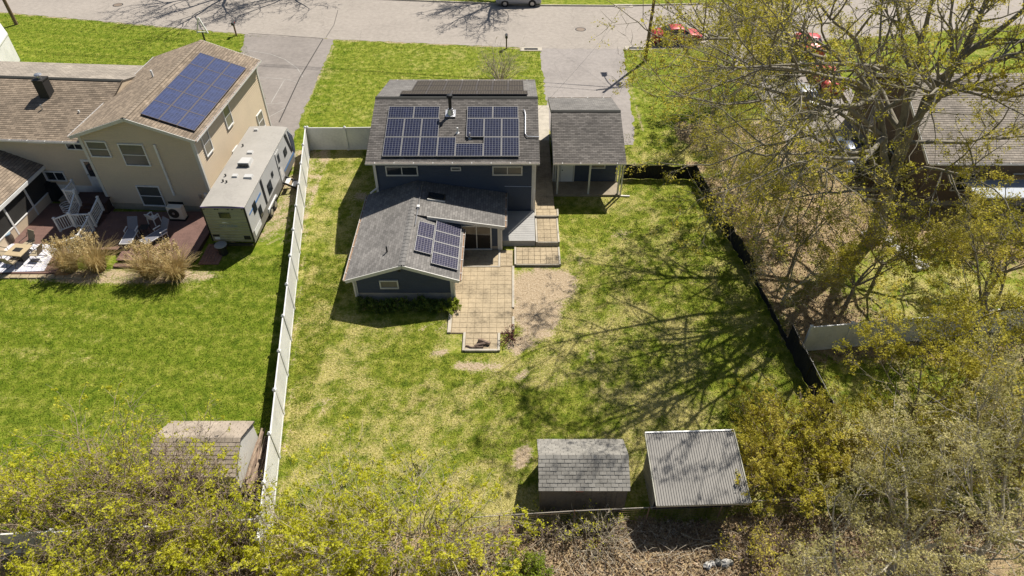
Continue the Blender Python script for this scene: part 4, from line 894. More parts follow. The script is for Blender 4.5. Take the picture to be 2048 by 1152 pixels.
for s in (-1, 1):
    for q in (-1, 1): link('leg', MB().beam((s*.24, q*.22, 0), (s*.2, q*.19, .42), .03, .03).mesh('leg'), BLACK, sdt)
hp = thing('heat_pump', 'cream outdoor heat pump unit with round fan against the tan wall', 'heat pump', G(358, 440, .3)+Vector((0, .1, dk-.3)), RB)
link('case', MB().bbox(-.48, .48, -.19, .19, .12, 1.0, .02).mesh('case'), mat('cream_metal', (.58, .54, .46), .5, .06), hp); link('fan_grille', MB().lathe([(.34, 0), (.34, -.02), (.1, -.03), (.0, -.03)], (-.1, -.19, .55), 20, 'y').mesh('fan_grille'), DARKM, hp); link('fan_hub', MB().lathe([(.09, -.025), (.09, -.04), (0, -.045)], (-.1, -.19, .55), 12, 'y').mesh('fan_hub'), STEEL, hp); link('base', MB().box(-.5, .5, -.24, .24, 0, .12).mesh('base'), BLACK, hp)
# patio dining set
tb = thing('fire_table', 'square tan patio table with dark burner in its centre', 'table', G(42, 510, .35)+Vector((0, 0, .1-.35)), R(-8))
link('top', MB().bbox(-.55, .55, -.55, .55, .60, .65, .015).mesh('top'), mat('tan_tabletop', (.42, .33, .20), .6, .1), tb); link('burner', MB().box(-.24, .24, -.17, .17, .651, .665).mesh('burner'), DARKM, tb); link('pedestal', MB().box(-.3, .3, -.3, .3, 0, .60).mesh('pedestal'), DARKM, tb)
def sling_chair(label, loc, rz):
    t = thing('patio_chair', label, 'chair', loc, rz, 'tan sling patio chairs'); 
    link('seat', MB().box(-.26, .26, -.26, .24, .40, .43).mesh('seat'), MESHT, t); link('backrest', MB().hexa([(-.26, .24, .42), (.26, .24, .42), (.26, .27, .42), (-.26, .27, .42)], [(-.25, .5, 1.05), (.25, .5, 1.05), (.25, .53, 1.05), (-.25, .53, 1.05)]).mesh('backrest'), MESHT, t)
    for s in (-1, 1):
        link('armrest', MB().tube([(s*.3, -.25, .02), (s*.3, -.28, .62), (s*.3, .3, .66), (s*.3, .42, .85)], .02, 6).mesh('armrest'), DARKM, t); link('rocker', MB().tube([(s*.28, -.3, .03), (s*.28, 0, .0), (s*.28, .35, .03), (s*.28, .1, .4)], .02, 6).mesh('rocker'), DARKM, t)
    return t
for lab, q, rz in (('tan sling patio chair behind the fire table, nearest the porch', (60, 492), -20), ('tan sling patio chair on the right side of the fire table', (75, 512), -95), ('tan sling patio chair in front of the fire table, nearest the lawn', (28, 528), 170), ('tan sling patio chair at the left picture edge by the fire table', (5, 512), 80)):
    sling_chair(lab, G(q[0], q[1], .3)+Vector((0, 0, .1-.3)), R(rz))
br = thing('barrel_planter', 'round dark drum with blue lid beside the porch railing', 'barrel', G(22, 486, 0)+Vector((0, 0, .08))); link('drum', MB().lathe([(.26, 0), (.3, .3), (.27, .6)], n=16).mesh('drum'), mat('drum_brown', (.10, .075, .055), .7, .2), br); link('lid', MB().lathe([(.28, .6), (.28, .66), (.0, .68)], n=16).mesh('lid'), mat('blue_grey_lid', (.22, .30, .36), .5, .1), br)
hs = thing('garden_hose', 'coiled pale garden hose on the ground by the stair railing', 'hose', G(142, 425)+Vector((0, 0, .1))); link('coil', MB().tube([(.38*math.cos(a*.5)*(1+.03*math.sin(a)), .38*math.sin(a*.5), .03+.012*a) for a in range(0, 50)], .025, 6).mesh('coil'), VINYL, hs)
bin_ = thing('storage_box', 'beige deck box against the white foundation of the tan house', 'box', G(143, 412)+Vector((0, 0, .1)), RB); link('case', MB().bbox(-.4, .4, -.25, .25, 0, .5, .03).mesh('case'), mat('taupe_plastic', (.20, .18, .14), .6, .1), bin_); link('lid', MB().bbox(-.43, .43, -.28, .28, .5, .56, .02).mesh('lid'), mat('taupe_plastic', (.20, .18, .14)), bin_)
gr = thing('grill', 'black covered grill against the tan house under the window', 'grill', G(100, 398)+Vector((0, 0, .1)), RB)
link('cover', MB().hexa([(-.9, -.38, 0), (.9, -.38, 0), (.9, .35, 0), (-.9, .35, 0)], [(-.75, -.3, 1.0), (.75, -.3, 1.0), (.75, .3, 1.05), (-.75, .3, 1.05)]).mesh('cover'), mat('black_cover_cloth', (.012, .014, .015), .8, .2), gr); link('hood', MB().prism([(-.45, -.28, 1.0), (-.45, -.2, 1.2), (-.45, .1, 1.26), (-.45, .28, 1.04)], (.9, 0, 0)).mesh('hood'), mat('black_cover_cloth', (.012, .014, .015)), gr)

# ------------------------------------------------------------------ FENCES
def vinyl_panel_mesh(L, h, nb_):
    b = MB(); w = L/nb_
    for i in range(nb_): b.box(i*w+.004, (i+1)*w-.004, -.018, .018, .08, h-.04)
    b.box(0, L, -.012, .012, .1, h-.06); return b
def vinyl_fence(label, pts, h=1.8, plen=2.44, group='white vinyl fences', tilt=0):
    t = thing('vinyl_fence', label, 'fence', pts[0], group=group); cache = {}
    r0 = Vector(pts[0]); first = True
    def post(p):
        o = link('post', POSTM, None, t); o.location = Vector(p)-r0; c = link('cap', CAPM, None, o)
    for p, q in zip(pts, pts[1:]):
        p, q = Vector(p), Vector(q); n = max(1, round((q-p).length/plen)); d = (q-p)/n; a = math.atan2(d.y, d.x); Ls = d.length-.12
        key = round(Ls, 3)
        if key not in cache:
            m1 = vinyl_panel_mesh(Ls, h, max(3, int(Ls/.19))).mesh('panel'); m1.materials.append(VINYL)
            m2 = MB().box(0, Ls, -.03, .03, h-.06, h+.03).mesh('top_rail'); m2.materials.append(VINYL); m3 = MB().box(0, Ls, -.03, .03, .03, .14).mesh('bottom_rail'); m3.materials.append(VINYL); cache[key] = (m1, m2, m3)
        for k in range(n):
            s = p+d*k
            if first or k > 0: post(s); first = False
            o = link('panel', cache[key][0], None, t); o.location = s+d.normalized()*.06-r0; o.rotation_euler = (random.uniform(-.012, .012), 0, a+random.uniform(-.006, .006))
            for mm, nm in ((cache[key][1], 'top_rail'), (cache[key][2], 'bottom_rail')): link(nm, mm, None, o)
        post(q)
    return t
POSTM = MB().box(-.065, .065, -.065, .065, -.05, 1.86).mesh('post'); POSTM.materials.append(VINYL)
CAPM = MB().hexa([(-.085, -.085, 1.86), (.085, -.085, 1.86), (.085, .085, 1.86), (-.085, .085, 1.86)], [(-.02, -.02, 1.94), (.02, -.02, 1.94), (.02, .02, 1.94), (-.02, .02, 1.94)]).mesh('cap'); CAPM.materials.append(VINYL)
vinyl_fence('long white vinyl fence running from the trailer down to the thicket', [FENCE_A, FENCE_B], 1.78)
vinyl_fence('short white vinyl fence with gate joining the blue house', [(FENCE_A.x+.15, FENCE_A.y+.02, 0), (-11.9, 43.5, 0), (-9.9, 43.55, 0), (-8.5, 43.55, 0)], 1.78, 2.6)
vinyl_fence('white vinyl fence behind the yellow-green thicket at lower left', [(-9.75, 13.45, 0), (-20.0, 12.75, 0), (-27.0, 12.3, 0)], 1.72)
vinyl_fence('white vinyl fence half hidden by the trees on the right', [G(1603, 703), G(1840, 684)+Vector((0, .1, 0)), G(2048, 660)+Vector((2, .4, 0)), (36, 27.0, 0)], 1.75)
gs = MB().box(-9.95, -9.93, 43.4, 43.44, .4, .6).box(-9.95, -9.93, 43.4, 43.44, 1.3, 1.5)
# black mesh screen on posts
SCRB = mat('black_mesh_screen', (.013, .013, .014), .8, .3, 2, 30)
bf = thing('mesh_fence', 'black mesh privacy screen fence around the back yard on the right', 'fence', (BF[0][0], BF[0][1], 0))
for (xa, ya), (xb, yb) in zip(BF, BF[1:]):
    p, q = Vector((xa, ya, 0)), Vector((xb, yb, 0)); n = max(2, round((q-p).length/2.4)); H_ = 1.15 if ya > 34 else (.42 if ya > 26 else (.6 if ya > 24.5 else 1.4))
    for k in range(n):
        s, e = p.lerp(q, k/n), p.lerp(q, (k+1)/n); dd_ = (e-s); nn = Vector((-dd_.y, dd_.x, 0)).normalized(); b = MB(); m_ = 10; ph = random.random()*6
        P = lambda i, z: s+dd_*(i/m_)+nn*(.05*math.sin(i*1.3+ph+z))+Vector((0, 0, z*(1-.10*math.sin(math.pi*i/m_)*(z > .6))))
        for i in range(m_):
            for z0, z1 in ((.03, H_*.5), (H_*.5, H_)): b.face([P(i, z0), P(i+1, z0), P(i+1, z1), P(i, z1)])
            for z0, z1 in ((.03, H_*.5), (H_*.5, H_)): b.face([P(i, z0)+nn*.012, P(i, z1)+nn*.012, P(i+1, z1)+nn*.012, P(i+1, z0)+nn*.012])
        b.sm = True
        b.build('mesh_panel', SCRB, bf); MB().tube([s, s+Vector((0, 0, H_+.06))], .03, 8).build('post', DARKM, bf)
        MB().tube([s+Vector((0, 0, H_)), e+Vector((0, 0, H_))], .015, 6).build('top_wire', DARKM, bf)
# low wire fence along the back
wf = thing('wire_fence', 'low rusty wire fence with thin posts behind the two sheds', 'fence', (-2.5, 13.8, 0)); RUST = mat('rusty_wire', (.20, .13, .09), .8, .3)
wp = [(-3.0, 13.75), (-.5, 13.95), (2.5, 14.15), (5.5, 14.3), (8.5, 14.5), (11.5, 14.7), (14.7, 14.9)]
WIREM = mat('fence_wire_pale', (.33, .29, .24), .6, .2)
for (xa, ya), (xb, yb) in zip(wp, wp[1:]):
    MB().tube([(xa, ya, 0), (xa, ya, 1.15)], .03, 6).build('post', RUST, wf); MB().tube([(xa, ya, 1.1), (xb, yb, 1.1)], .022, 5).build('top_rail', WIREM, wf)
    b = MB()
    for k in range(1, 7): b.beam((xa, ya, k*.16), (xb, yb, k*.16), .006, .006)
    for k in range(18): t_ = k/18; x, y = xa+(xb-xa)*t_, ya+(yb-ya)*t_; b.beam((x, y, .05), (x, y, 1.08), .006, .006)
    b.build('wire_mesh', RUST, wf)

# ------------------------------------------------------------------ SHEDS
WSID = mat('weathered_grey_boards', (.135, .115, .095), .85, .3, 1.0, 10, .3)
JNT = mat('dark_joint_felt', (.06, .055, .05), .95, .2)  # dark felt slab seen in the gaps between shingles
SHT = [mat('weathered_shingle_%s' % n_, c, .95, .25, 1.2, 25, .3) for n_, c in (('a', (.25, .235, .205)), ('b', (.228, .214, .187)), ('c', (.268, .252, .22)))]
def gable_shed(label, x0, x1, y0, y1, ze, zr, wall_m, shingle_ms, course=.15, wid=.30, oh=.1, end_m=None):
    t = thing('shed', label, 'shed', ((x0+x1)/2, y0, 0)); ym = (y0+y1)/2
    MB().prism([(x0, y0, 0), (x0, y1, 0), (x0, y1, ze), (x0, ym, zr-.05), (x0, y0, ze)], (x1-x0, 0, 0)).build('wall', wall_m, t)
    nbd = int((x1-x0)/.2)
    for k in range(nbd): a = x0+k*(x1-x0)/nbd; MB().box(a+.006, a+(x1-x0)/nbd-.006, y0-.022, y0+.0, .02, ze-.04).build('board', wall_m, t)
    for xx, s in ((x0, -1), (x1, 1)): MB().prism([(xx, y0, .02), (xx, y1, .02), (xx, y1, ze), (xx, ym, zr-.06), (xx, y0, ze)], (s*.02, 0, 0)).build('gable_wall', end_m or wall_m, t)
    rf = None
    for s in (-1, 1):
        ye = (y0-oh) if s < 0 else (y1+oh); zz = ze-(zr-ze)/(ym-y0)*oh
        E0, R0 = Vector((x0-oh, ye, zz)), Vector((x0-oh, ym, zr)); up = (R0-E0); L_s = up.length; up.normalize(); ux = Vector((1, 0, 0)); N = ux.cross(up) if s < 0 else up.cross(ux)
        W_ = x1-x0+2*oh
        slab = MB().hexa([E0-N*.06, E0+ux*W_-N*.06, R0+ux*W_-N*.06, R0-N*.06], [E0, E0+ux*W_, R0+ux*W_, R0]).build('roof', JNT, t)
        n = max(3, round(L_s/course)); ch_ = L_s/n; nc = max(3, round(W_/wid)); cw = W_/nc
        for i in range(n):
            off = (.5 if i % 2 else 0)+random.uniform(-.08, .08)
            for j in range(-1, nc+1):
                a, b_ = (j+off)*cw+.006, (j+1+off)*cw-.009; a, b_ = max(a, 0), min(b_, W_)
                if b_-a < .03: continue
                lo = E0+up*(i*ch_-.0)+N*(.022+random.uniform(-.004, .006)); hi = E0+up*min((i+1)*ch_+.03, L_s)+N*.004
                q = MB().hexa([lo+ux*a-N*.018, lo+ux*b_-N*.018, hi+ux*b_-N*.003, hi+ux*a-N*.003], [lo+ux*a, lo+ux*b_, hi+ux*b_, hi+ux*a])
                q.build('shingle', random.choice(shingle_ms), slab)
    return t
sh = gable_shed('small grey wooden shed with weathered tabbed shingle roof', 1.16, 4.62, 14.75, 17.0, 1.80, 2.42, WSID, SHT)
MB().box(2.55, 2.85, 14.63, 14.68, 1.70, 1.76).build('fascia_patch', mat('red_brown_patch', (.24, .09, .06), .8, .2), sh)
WALLW = mat('white_shed_siding', (.62, .60, .54), .6, .08, 1, 12); SHB = [mat('brown_shingle_%s' % n_, c, .95, .25, 1.2, 25, .3) for n_, c in (('a', (.33, .275, .215)), ('b', (.31, .258, .20)), ('c', (.35, .292, .23)))]
gable_shed('white ended shed with brown shingle roof half buried in brush at lower left', -14.95, -11.45, 15.6, 18.2, 1.45, 2.15, WALLW, SHB, .17, .34)
# metal shed: single slope of ribbed sheets
METR = mat('ribbed_roof_metal', (.245, .23, .205), .6, .10, .8, 10); METW = mat('cream_metal_wall', (.40, .385, .31), .55, .12, .8, 10)
ms = thing('metal_shed', 'lean-to shed with pale ribbed metal roof in the back corner', 'shed', (7.5, 14.9, 0), R(2.0))
mw, md, zf, zb = 1.85, 1.95, 1.72, 2.28
link('wall', MB().prism([(-mw+.15, 0, 0), (-mw+.15, md, 0), (-mw+.15, md, zb-.1), (-mw+.15, 0, zf+.02)], (2*mw-.3, 0, 0)).mesh('wall'), METW, ms)
link('dark_front_sheet', MB().box(-mw+.2, mw-.2, -.02, .0, .05, zf-.05).mesh('dark_front_sheet'), BLACK, ms)  # black sheet over the front wall, just below the roof
for k in range(12): link('wall_rib', MB().box(-mw+.125, -mw+.15, .05+k*.155, .10+k*.155, .02, zf+.1+.02*k).mesh('wall_rib'), METW, ms)
rA, rB = Vector((0, -.82, zf-.02)), Vector((0, md+.22, zb+.04)); n_sheet = 6
for k in range(n_sheet):
    b = MB(); x0 = -mw+k*2*mw/n_sheet; x1 = x0+2*mw/n_sheet; prf = []; nr = 6; w = (x1-x0)/nr
    for i in range(nr): prf += [(x0+i*w, 0), (x0+i*w+w*.18, .0), (x0+i*w+w*.30, .028), (x0+i*w+w*.55, .028), (x0+i*w+w*.67, 0)]
    prf.append((x1+.004, 0)); dzk = .002*(k % 2)
    for (xa, za), (xb, zb_) in zip(prf, prf[1:]):
        b.face([(xa, rA.y, rA.z+za+dzk), (xb, rA.y, rA.z+zb_+dzk), (xb, rB.y, rB.z+zb_+dzk), (xa, rB.y, rB.z+za+dzk)]); b.face([(xa, rB.y, rB.z+za+dzk-.012), (xb, rB.y, rB.z+zb_+dzk-.012), (xb, rA.y, rA.z+zb_+dzk-.012), (xa, rA.y, rA.z+za+dzk-.012)])
    b.sm = True; link('roof_sheet', b.mesh('roof_sheet'), METR, ms)
link('eave_trim', MB().beam((-mw-.02, rB.y+.02, rB.z+.01), (mw+.02, rB.y+.02, rB.z+.01), .06, .07).mesh('eave_trim'), VINYL, ms)
for s in (-1, 1): link('rake_trim', MB().beam((s*(mw+.02), rA.y, rA.z-.0), (s*(mw+.02), rB.y, rB.z), .04, .09).mesh('rake_trim'), METW, ms)
link('front_fascia', MB().box(-mw, mw, rA.y+.03, rA.y+.07, rA.z-.16, rA.z-.03).mesh('front_fascia'), METW, ms)
for s in (): link('post', MB().box(s*(mw-.12)-.05, s*(mw-.12)+.05, rA.y+.08, rA.y+.18, 0, rA.z-.03).mesh('post'), WSID, ms)
# woodpile between shed and fence
LOGM = [mat('split_log_%s' % n_, c, .9, .3, 2, 20) for n_, c in (('a', (.25, .18, .13)), ('b', (.33, .25, .18)), ('c', (.17, .12, .09)))]
wpile = thing('woodpile', 'long stack of thin cut branches between the white shed and the fence', 'woodpile', (-11.1, 16.6, 0))
for k in range(85):
    lay = k//12; x = -11.2+(k % 12)*.06+random.uniform(-.03, .03); z = .05+lay*.11; y = random.uniform(15.3, 16.0); L1 = random.uniform(1.6, 2.9)
    MB().tube([(x, y, z), (x+random.uniform(-.08, .08), y+L1*.5, z+random.uniform(0, .05)), (x+random.uniform(-.12, .12), y+L1, z+random.uniform(-.02, .08))], random.uniform(.025, .05), 6).build('log', LOGM[k % 3], wpile)
# firewood on the patio notch
for k, (a, ang, lab) in enumerate((((0, 0), 20, 'charred log lying crosswise on the small patio notch'), ((.14, .18), 155, 'bark covered log on top of the patio notch pile'), ((-.2, -.18), 5, 'thin split log in front on the patio notch'), ((-.62, -.12), -20, 'small wood scrap at the left of the patio notch'))):
    p = G(963, 693); t = thing('log', lab, 'log', (p.x+a[0], p.y+a[1], .075), R(ang)); r_ = (.085, .10, .06, .045)[k]; l_ = (.36, .33, .3, .2)[k]
    link('bark', MB().tube([(-l_, 0, r_), (-l_*.3, .02, r_*1.05), (l_*.4, -.01, r_), (l_, .01, r_*.95)], [r_, r_*1.06, r_*.97, r_], 9).mesh('bark'), LOGM[2 if k != 1 else 0], t)

# ------------------------------------------------------------------ CARS
def paint(name, c):
    m, nt, bs = _new(name); bs.inputs['Base Color'].default_value = rgba(c); bs.inputs['Roughness'].default_value = .42; bs.inputs['Coat Weight'].default_value = .25; bs.inputs['Coat Roughness'].default_value = .06; bs.inputs['Metallic'].default_value = .15
    return m
LAMPW = mat('headlamp_lens', (.7, .7, .7), .15, .05); LAMPR = mat('tail_lamp_red', (.30, .012, .012), .2, .1)
def car(label, loc, rz, pm, L=4.6, Wd=1.82, H=1.45, suv=False):
    t = thing('car', label, 'car', loc, rz); h = Wd/2; s = L/4.6
    # stations: x, half width factor, belt z, top z, top half width factor
    if suv: st_ = [(-2.3, .80, .75, .80, .7), (-2.22, .93, .95, 1.0, .80), (-2.05, .98, 1.02, 1.35, .72), (-1.7, 1, 1.03, 1.60, .70), (-.6, 1, 1.02, H, .72), (.3, 1, 1.0, H-.02, .72), (.75, 1, .99, 1.32, .76), (1.2, .99, .96, 1.02, .82), (1.9, .95, .86, .92, .80), (2.2, .86, .72, .78, .70), (2.3, .78, .62, .66, .6)]
    else: st_ = [(-2.3, .78, .70, .78, .66), (-2.2, .93, .88, .98, .78), (-1.75, .98, .92, 1.03, .80), (-1.35, 1, .93, 1.14, .74), (-.75, 1, .93, H-.02, .66), (.0, 1, .92, H, .66), (.45, 1, .91, H-.06, .68), (1.05, 1, .90, 1.02, .78), (1.3, .99, .88, .95, .82), (1.9, .95, .80, .86, .80), (2.2, .85, .68, .74, .70), (2.3, .76, .58, .62, .6)]
    zb = .24; rings = []
    for x, w, zbelt, zt, wt in st_:
        W1 = h*w; rings.append([(x*s, -W1*.86, zb), (x*s, -W1*.98, zb+.18), (x*s, -W1, zbelt*.75), (x*s, -W1*.95, zbelt), (x*s, -h*wt, zt-.02), (x*s, -h*wt*.5, zt+.015), (x*s, h*wt*.5, zt+.015), (x*s, h*wt, zt-.02), (x*s, W1*.95, zbelt), (x*s, W1, zbelt*.75), (x*s, W1*.98, zb+.18), (x*s, W1*.86, zb)])
    b = MB(); n = 12
    for A, B in zip(rings, rings[1:]):
        for k in range(n): j = (k+1) % n; b.face([A[k], A[j], B[j], B[k]])
    b.face(rings[0]); b.face(rings[-1][::-1]); link('body', b.mesh('body', True), pm, t)
    def patch(name, i0, i1, ks, m, ins=.06):
        c = MB()
        for i in range(i0, i1):
            A, B = rings[i], rings[i+1]
            for k in ks:
                q = [Vector(A[k]), Vector(A[k+1]), Vector(B[k+1]), Vector(B[k])]; nn = (q[1]-q[0]).cross(q[3]-q[0]).normalized(); cen = sum(q, Vector())/4
                if nn.dot(cen-Vector((0, 0, .6))) < 0: nn = -nn
                c.face([cen+(p-cen)*(1-ins)+nn*.012 for p in q])
        c.sm = True; return link(name, c.mesh(name), m, t)
    if suv:
        patch('windshield', 5, 7, (4, 5, 6), GLASS, .02); patch('rear_window', 1, 3, (4, 5, 6), GLASS, .06)
        for k in (3, 7):
            for i in range(2, 6): patch('side_window', i, i+1, (k,), GLASS, .10)
    else:
        patch('windshield', 6, 7, (4, 5, 6), GLASS, .05); patch('rear_window', 3, 4, (4, 5, 6), GLASS, .06)
        for k in (3, 7):
            for i in range(3, 7): patch('side_window', i, i+1, (k,), GLASS, .10)
    for sx in (-1.38*s, 1.38*s):
        for q in (-1, 1):
            w = link('wheel', MB().lathe([(.18, -.11), (.31, -.10), (.325, 0), (.31, .10), (.18, .11)], (sx, q*(h-.08), .325), 18, 'y').mesh('wheel'), TYRE, t); link('rim', MB().lathe([(.2, 0), (.205, q*.03), (.06, q*.045)], (sx, q*(h-.08)+q*.095, .325), 14, 'y').mesh('rim'), RIM, w)
            link('wheel_arch', MB().lathe([(.385, -.02), (.385, .02)], (sx, q*(h-.03), .34), 18, 'y').mesh('wheel_arch'), BLACK, t)
    for q in (-1, 1):
        link('headlight', MB().bbox(2.02*s, 2.24*s, q*h*.62-.14, q*h*.62+.14, .62, .74, .02).mesh('headlight'), LAMPW, t); link('taillight', MB().bbox(-2.29*s, -2.1*s, q*h*.70-.14, q*h*.70+.14, .74, .90, .02).mesh('taillight'), LAMPR, t); link('mirror', MB().bbox(.75*s, .92*s, q*(h+.08)-.09, q*(h+.08)+.09, .92, 1.05, .03).mesh('mirror'), pm, t)
    link('number_plate', MB().box(-2.325*s, -2.30*s, -.24, .24, .60, .72).mesh('number_plate'), VINYL, t); return t
RED = paint('red_car_paint', (.42, .018, .022)); SIL = paint('silver_car_paint', (.36, .37, .39)); BLU = paint('dark_blue_car_paint', (.03, .05, .10)); WHT = paint('grey_car_paint', (.30, .31, .33)); RED2 = paint('bright_red_car_paint', (.50, .03, .035))
p = G(1037, 13); car('silver hatchback parked at the far side of the street', (p.x, p.y+.75, .012), 0, SIL, 4.7, 1.85, 1.52, True)
p = G(1348, 88); car('red sedan parked on the street behind the utility pole', (p.x+.25, p.y+.55, .012), R(4), RED, 4.7)
p = G(1615, 100); car('red car at the street end of the neighbour driveway', (p.x, p.y, .01), R(86), RED2, 4.5)
p = G(1648, 168); car('red car further down the neighbour driveway under the big tree', (p.x, p.y, .01), R(88), RED2, 4.5)
p = G(1603, 208); car('silver grey car under the tree beside the red one', (p.x, p.y, .01), R(90), WHT, 4.6)
p = G(1700, 322); car('dark blue car in the shade of the right-hand house', (p.x-.3, p.y, .01), R(84), BLU, 4.4)

# ------------------------------------------------------------------ STREET FURNITURE
pb_ = Vector((11.87, 58.66, 0)); PH_ = 9.9
pole = thing('utility_pole', 'tall wooden utility pole beside the red sedan with street lamp arm', 'utility pole', pb_)
link('shaft', MB().tube([(0, 0, 0), (.06, 0, 5), (.12, 0, PH_)], [.16, .13, .11], 12).mesh('shaft'), WOODP, pole)
link('crossarm', MB().beam((-1.0, -.35, 8.6), (1.1, .25, 8.6), .1, .12).mesh('crossarm'), WOODP, pole)
link('lamp_arm', MB().tube([(.1, 0, 8.0), (.05, 1.1, 8.5), (-.1, 2.3, 8.6)], .045, 8).mesh('lamp_arm'), DARKM, pole)
link('lamp_head', MB().hexa([(-.3, 2.2, 8.48), (.12, 2.2, 8.48), (.2, 2.95, 8.5), (-.4, 2.95, 8.5)], [(-.22, 2.2, 8.68), (.05, 2.2, 8.68), (.08, 2.9, 8.66), (-.26, 2.9, 8.66)]).mesh('lamp_head'), DARKM, pole)
link('transformer', MB().lathe([(.16, 6.6), (.18, 6.65), (.18, 7.3), (.1, 7.4)], (.3, -.25, 0), 14).mesh('transformer'), STEEL, pole)
for x in (-.9, 0, .95): link('insulator', MB().lathe([(.05, 8.66), (.07, 8.72), (.03, 8.85)], (x, x*.28-.05, 0), 8).mesh('insulator'), DARKM, pole)
pb2 = G(33, 49); pole2 = thing('utility_pole', 'wooden utility pole at the upper left corner beside the street', 'utility pole', pb2)
link('shaft', MB().tube([(0, 0, 0), (-.1, 0, 5), (-.2, 0, 10)], [.17, .14, .12], 12).mesh('shaft'), WOODP, pole2); link('crossarm', MB().beam((-1.2, .3, 9.2), (.8, -.3, 9.2), .1, .12).mesh('crossarm'), WOODP, pole2)
WIRE = mat('black_cable', (.02, .02, .02), .6, .1)
def wire(label, p, q, sag, r=.022):
    p, q = Vector(p), Vector(q); t = MB().tube([p.lerp(q, i/24)-Vector((0, 0, sag*4*(i/24)*(1-i/24))) for i in range(25)], r, 5).build('power_line', WIRE); tag(t, label, 'cable', 'overhead cables'); return t
for k, (dx, lab) in enumerate(((-.9, 'nearest overhead power line along the street between the poles'), (0, 'middle overhead power line along the street between the poles'), (.95, 'farthest overhead power line along the street between the poles'))):
    a = pb_+Vector((dx, dx*.28, 8.85-.5*(k == 1))); b2 = pb2+Vector((dx*.4-.2, -dx*.3, 9.3-.5*(k == 1))); wire(lab, a, b2, .7)
    wire(lab.replace('between the poles', 'leading off to the right'), a, a+Vector((45, 8, .2)), .6)
wire('service cable running from the utility pole to the blue house', pb_+Vector((0, 0, 8.0)), (1.62, 39.2, 5.4), .5, .007)
wire('service cable crossing the street from the utility pole', pb_+Vector((0, 0, 8.3)), (-3.5, 84, 7.5), .5, .008)
MBX = mat('mailbox_dark_metal', (.05, .05, .055), .4, .15, metal=.3)
for q, lab in (((473, 71), 'dark mailbox on a wooden post by the left driveway'), ((1013, 97), 'dark mailbox on a post behind the bare shrub')):
    p = G(*q); t = thing('mailbox', lab, 'mailbox', (p.x, p.y, 0), group='roadside mailboxes'); link('post', MB().box(-.06, .06, -.06, .06, 0, 1.05).mesh('post'), WOODP, t)
    prf = [(-.12, 0), (.12, 0), (.12, .14)]+[(.12*math.cos(a), .14+.12*math.sin(a)) for a in np.linspace(.3, math.pi-.3, 6)]+[(-.12, .14)]
    bx_ = link('box', MB().prism([(x, -.28, 1.05+z) for x, z in prf], (0, .56, 0)).mesh('box'), MBX, t); link('flag', MB().box(.125, .14, -.05, .12, 1.2, 1.28).mesh('flag'), LAMPR, bx_)
for q, w, lab in (((1062, 99), 2.0, 'pale concrete storm drain with slotted grate behind the bare shrub'), ((1272, 97), 2.0, 'storm drain with slotted grate at the foot of the utility pole'), ((1247, 12), 1.9, 'storm drain with slotted grate at the far kerb')):
    p = G(*q); t = thing('storm_drain', lab, 'storm drain', (p.x, p.y, .01), group='storm drains'); link('slab', MB().bbox(-w/2, w/2, -.4, .4, 0, .05, .01).mesh('slab'), KERBC, t); link('grate', MB().box(-.62, .62, -.22, .16, .05, .06).mesh('grate'), BLACK, t)
    for k in range(9): link('bar', MB().box(-.6+k*.14, -.55+k*.14, -.22, .16, .06, .075).mesh('bar'), DARKM, t)
for q, lab in (((1161, 59), 'round manhole cover in the street above the right driveway'), ((236, 10), 'round rusty manhole cover in the street at upper left')):
    p = G(*q); t = thing('manhole_cover', lab, 'manhole cover', (p.x, p.y, .012), group='manhole covers'); link('ring', MB().lathe([(.52, 0), (.52, .008), (.44, .010)], n=24).mesh('ring'), DARKM, t); link('cover', MB().lathe([(.43, .0), (.43, .012), (0, .012)], n=24).mesh('cover'), mat('rusty_iron', (.22, .17, .13), .8, .2), t)
tr_ = thing('roof_gable_trim', 'small white triangular frame behind the tan house roof', 'frame', G(413, 92))
link('frame', MB().beam((-.5, 0, 1.2), (0, .1, 2.6), .1, .1).beam((.5, 0, 1.2), (0, .1, 2.6), .1, .1).beam((-.5, 0, 1.3), (.5, 0, 1.3), .08, .08).mesh('frame'), VINYL, tr_); link('post', MB().box(-.06, .06, -.05, .05, 0, 1.3).mesh('post'), DARKM, tr_)
# white box-shaped building sliver at the left edge
lp = [G(14, 67, 2.4), G(-12, 30, 2.4), G(-110, 45, 2.4), G(-20, 116, 2.4)]
lb = thing('garden_shed', 'white flat roofed shed corner cut by the upper left picture edge', 'shed', (lp[0].x-3, lp[0].y, 0)); MB().prism([(p.x, p.y, 0) for p in lp], (0, 0, 2.3)).build('wall', VINYL, lb); MB().prism([(p.x+(p.x-lp[0].x)*.01+.05, p.y, 2.3) for p in lp], (0, 0, .12)).build('roof', VINYL, lb)

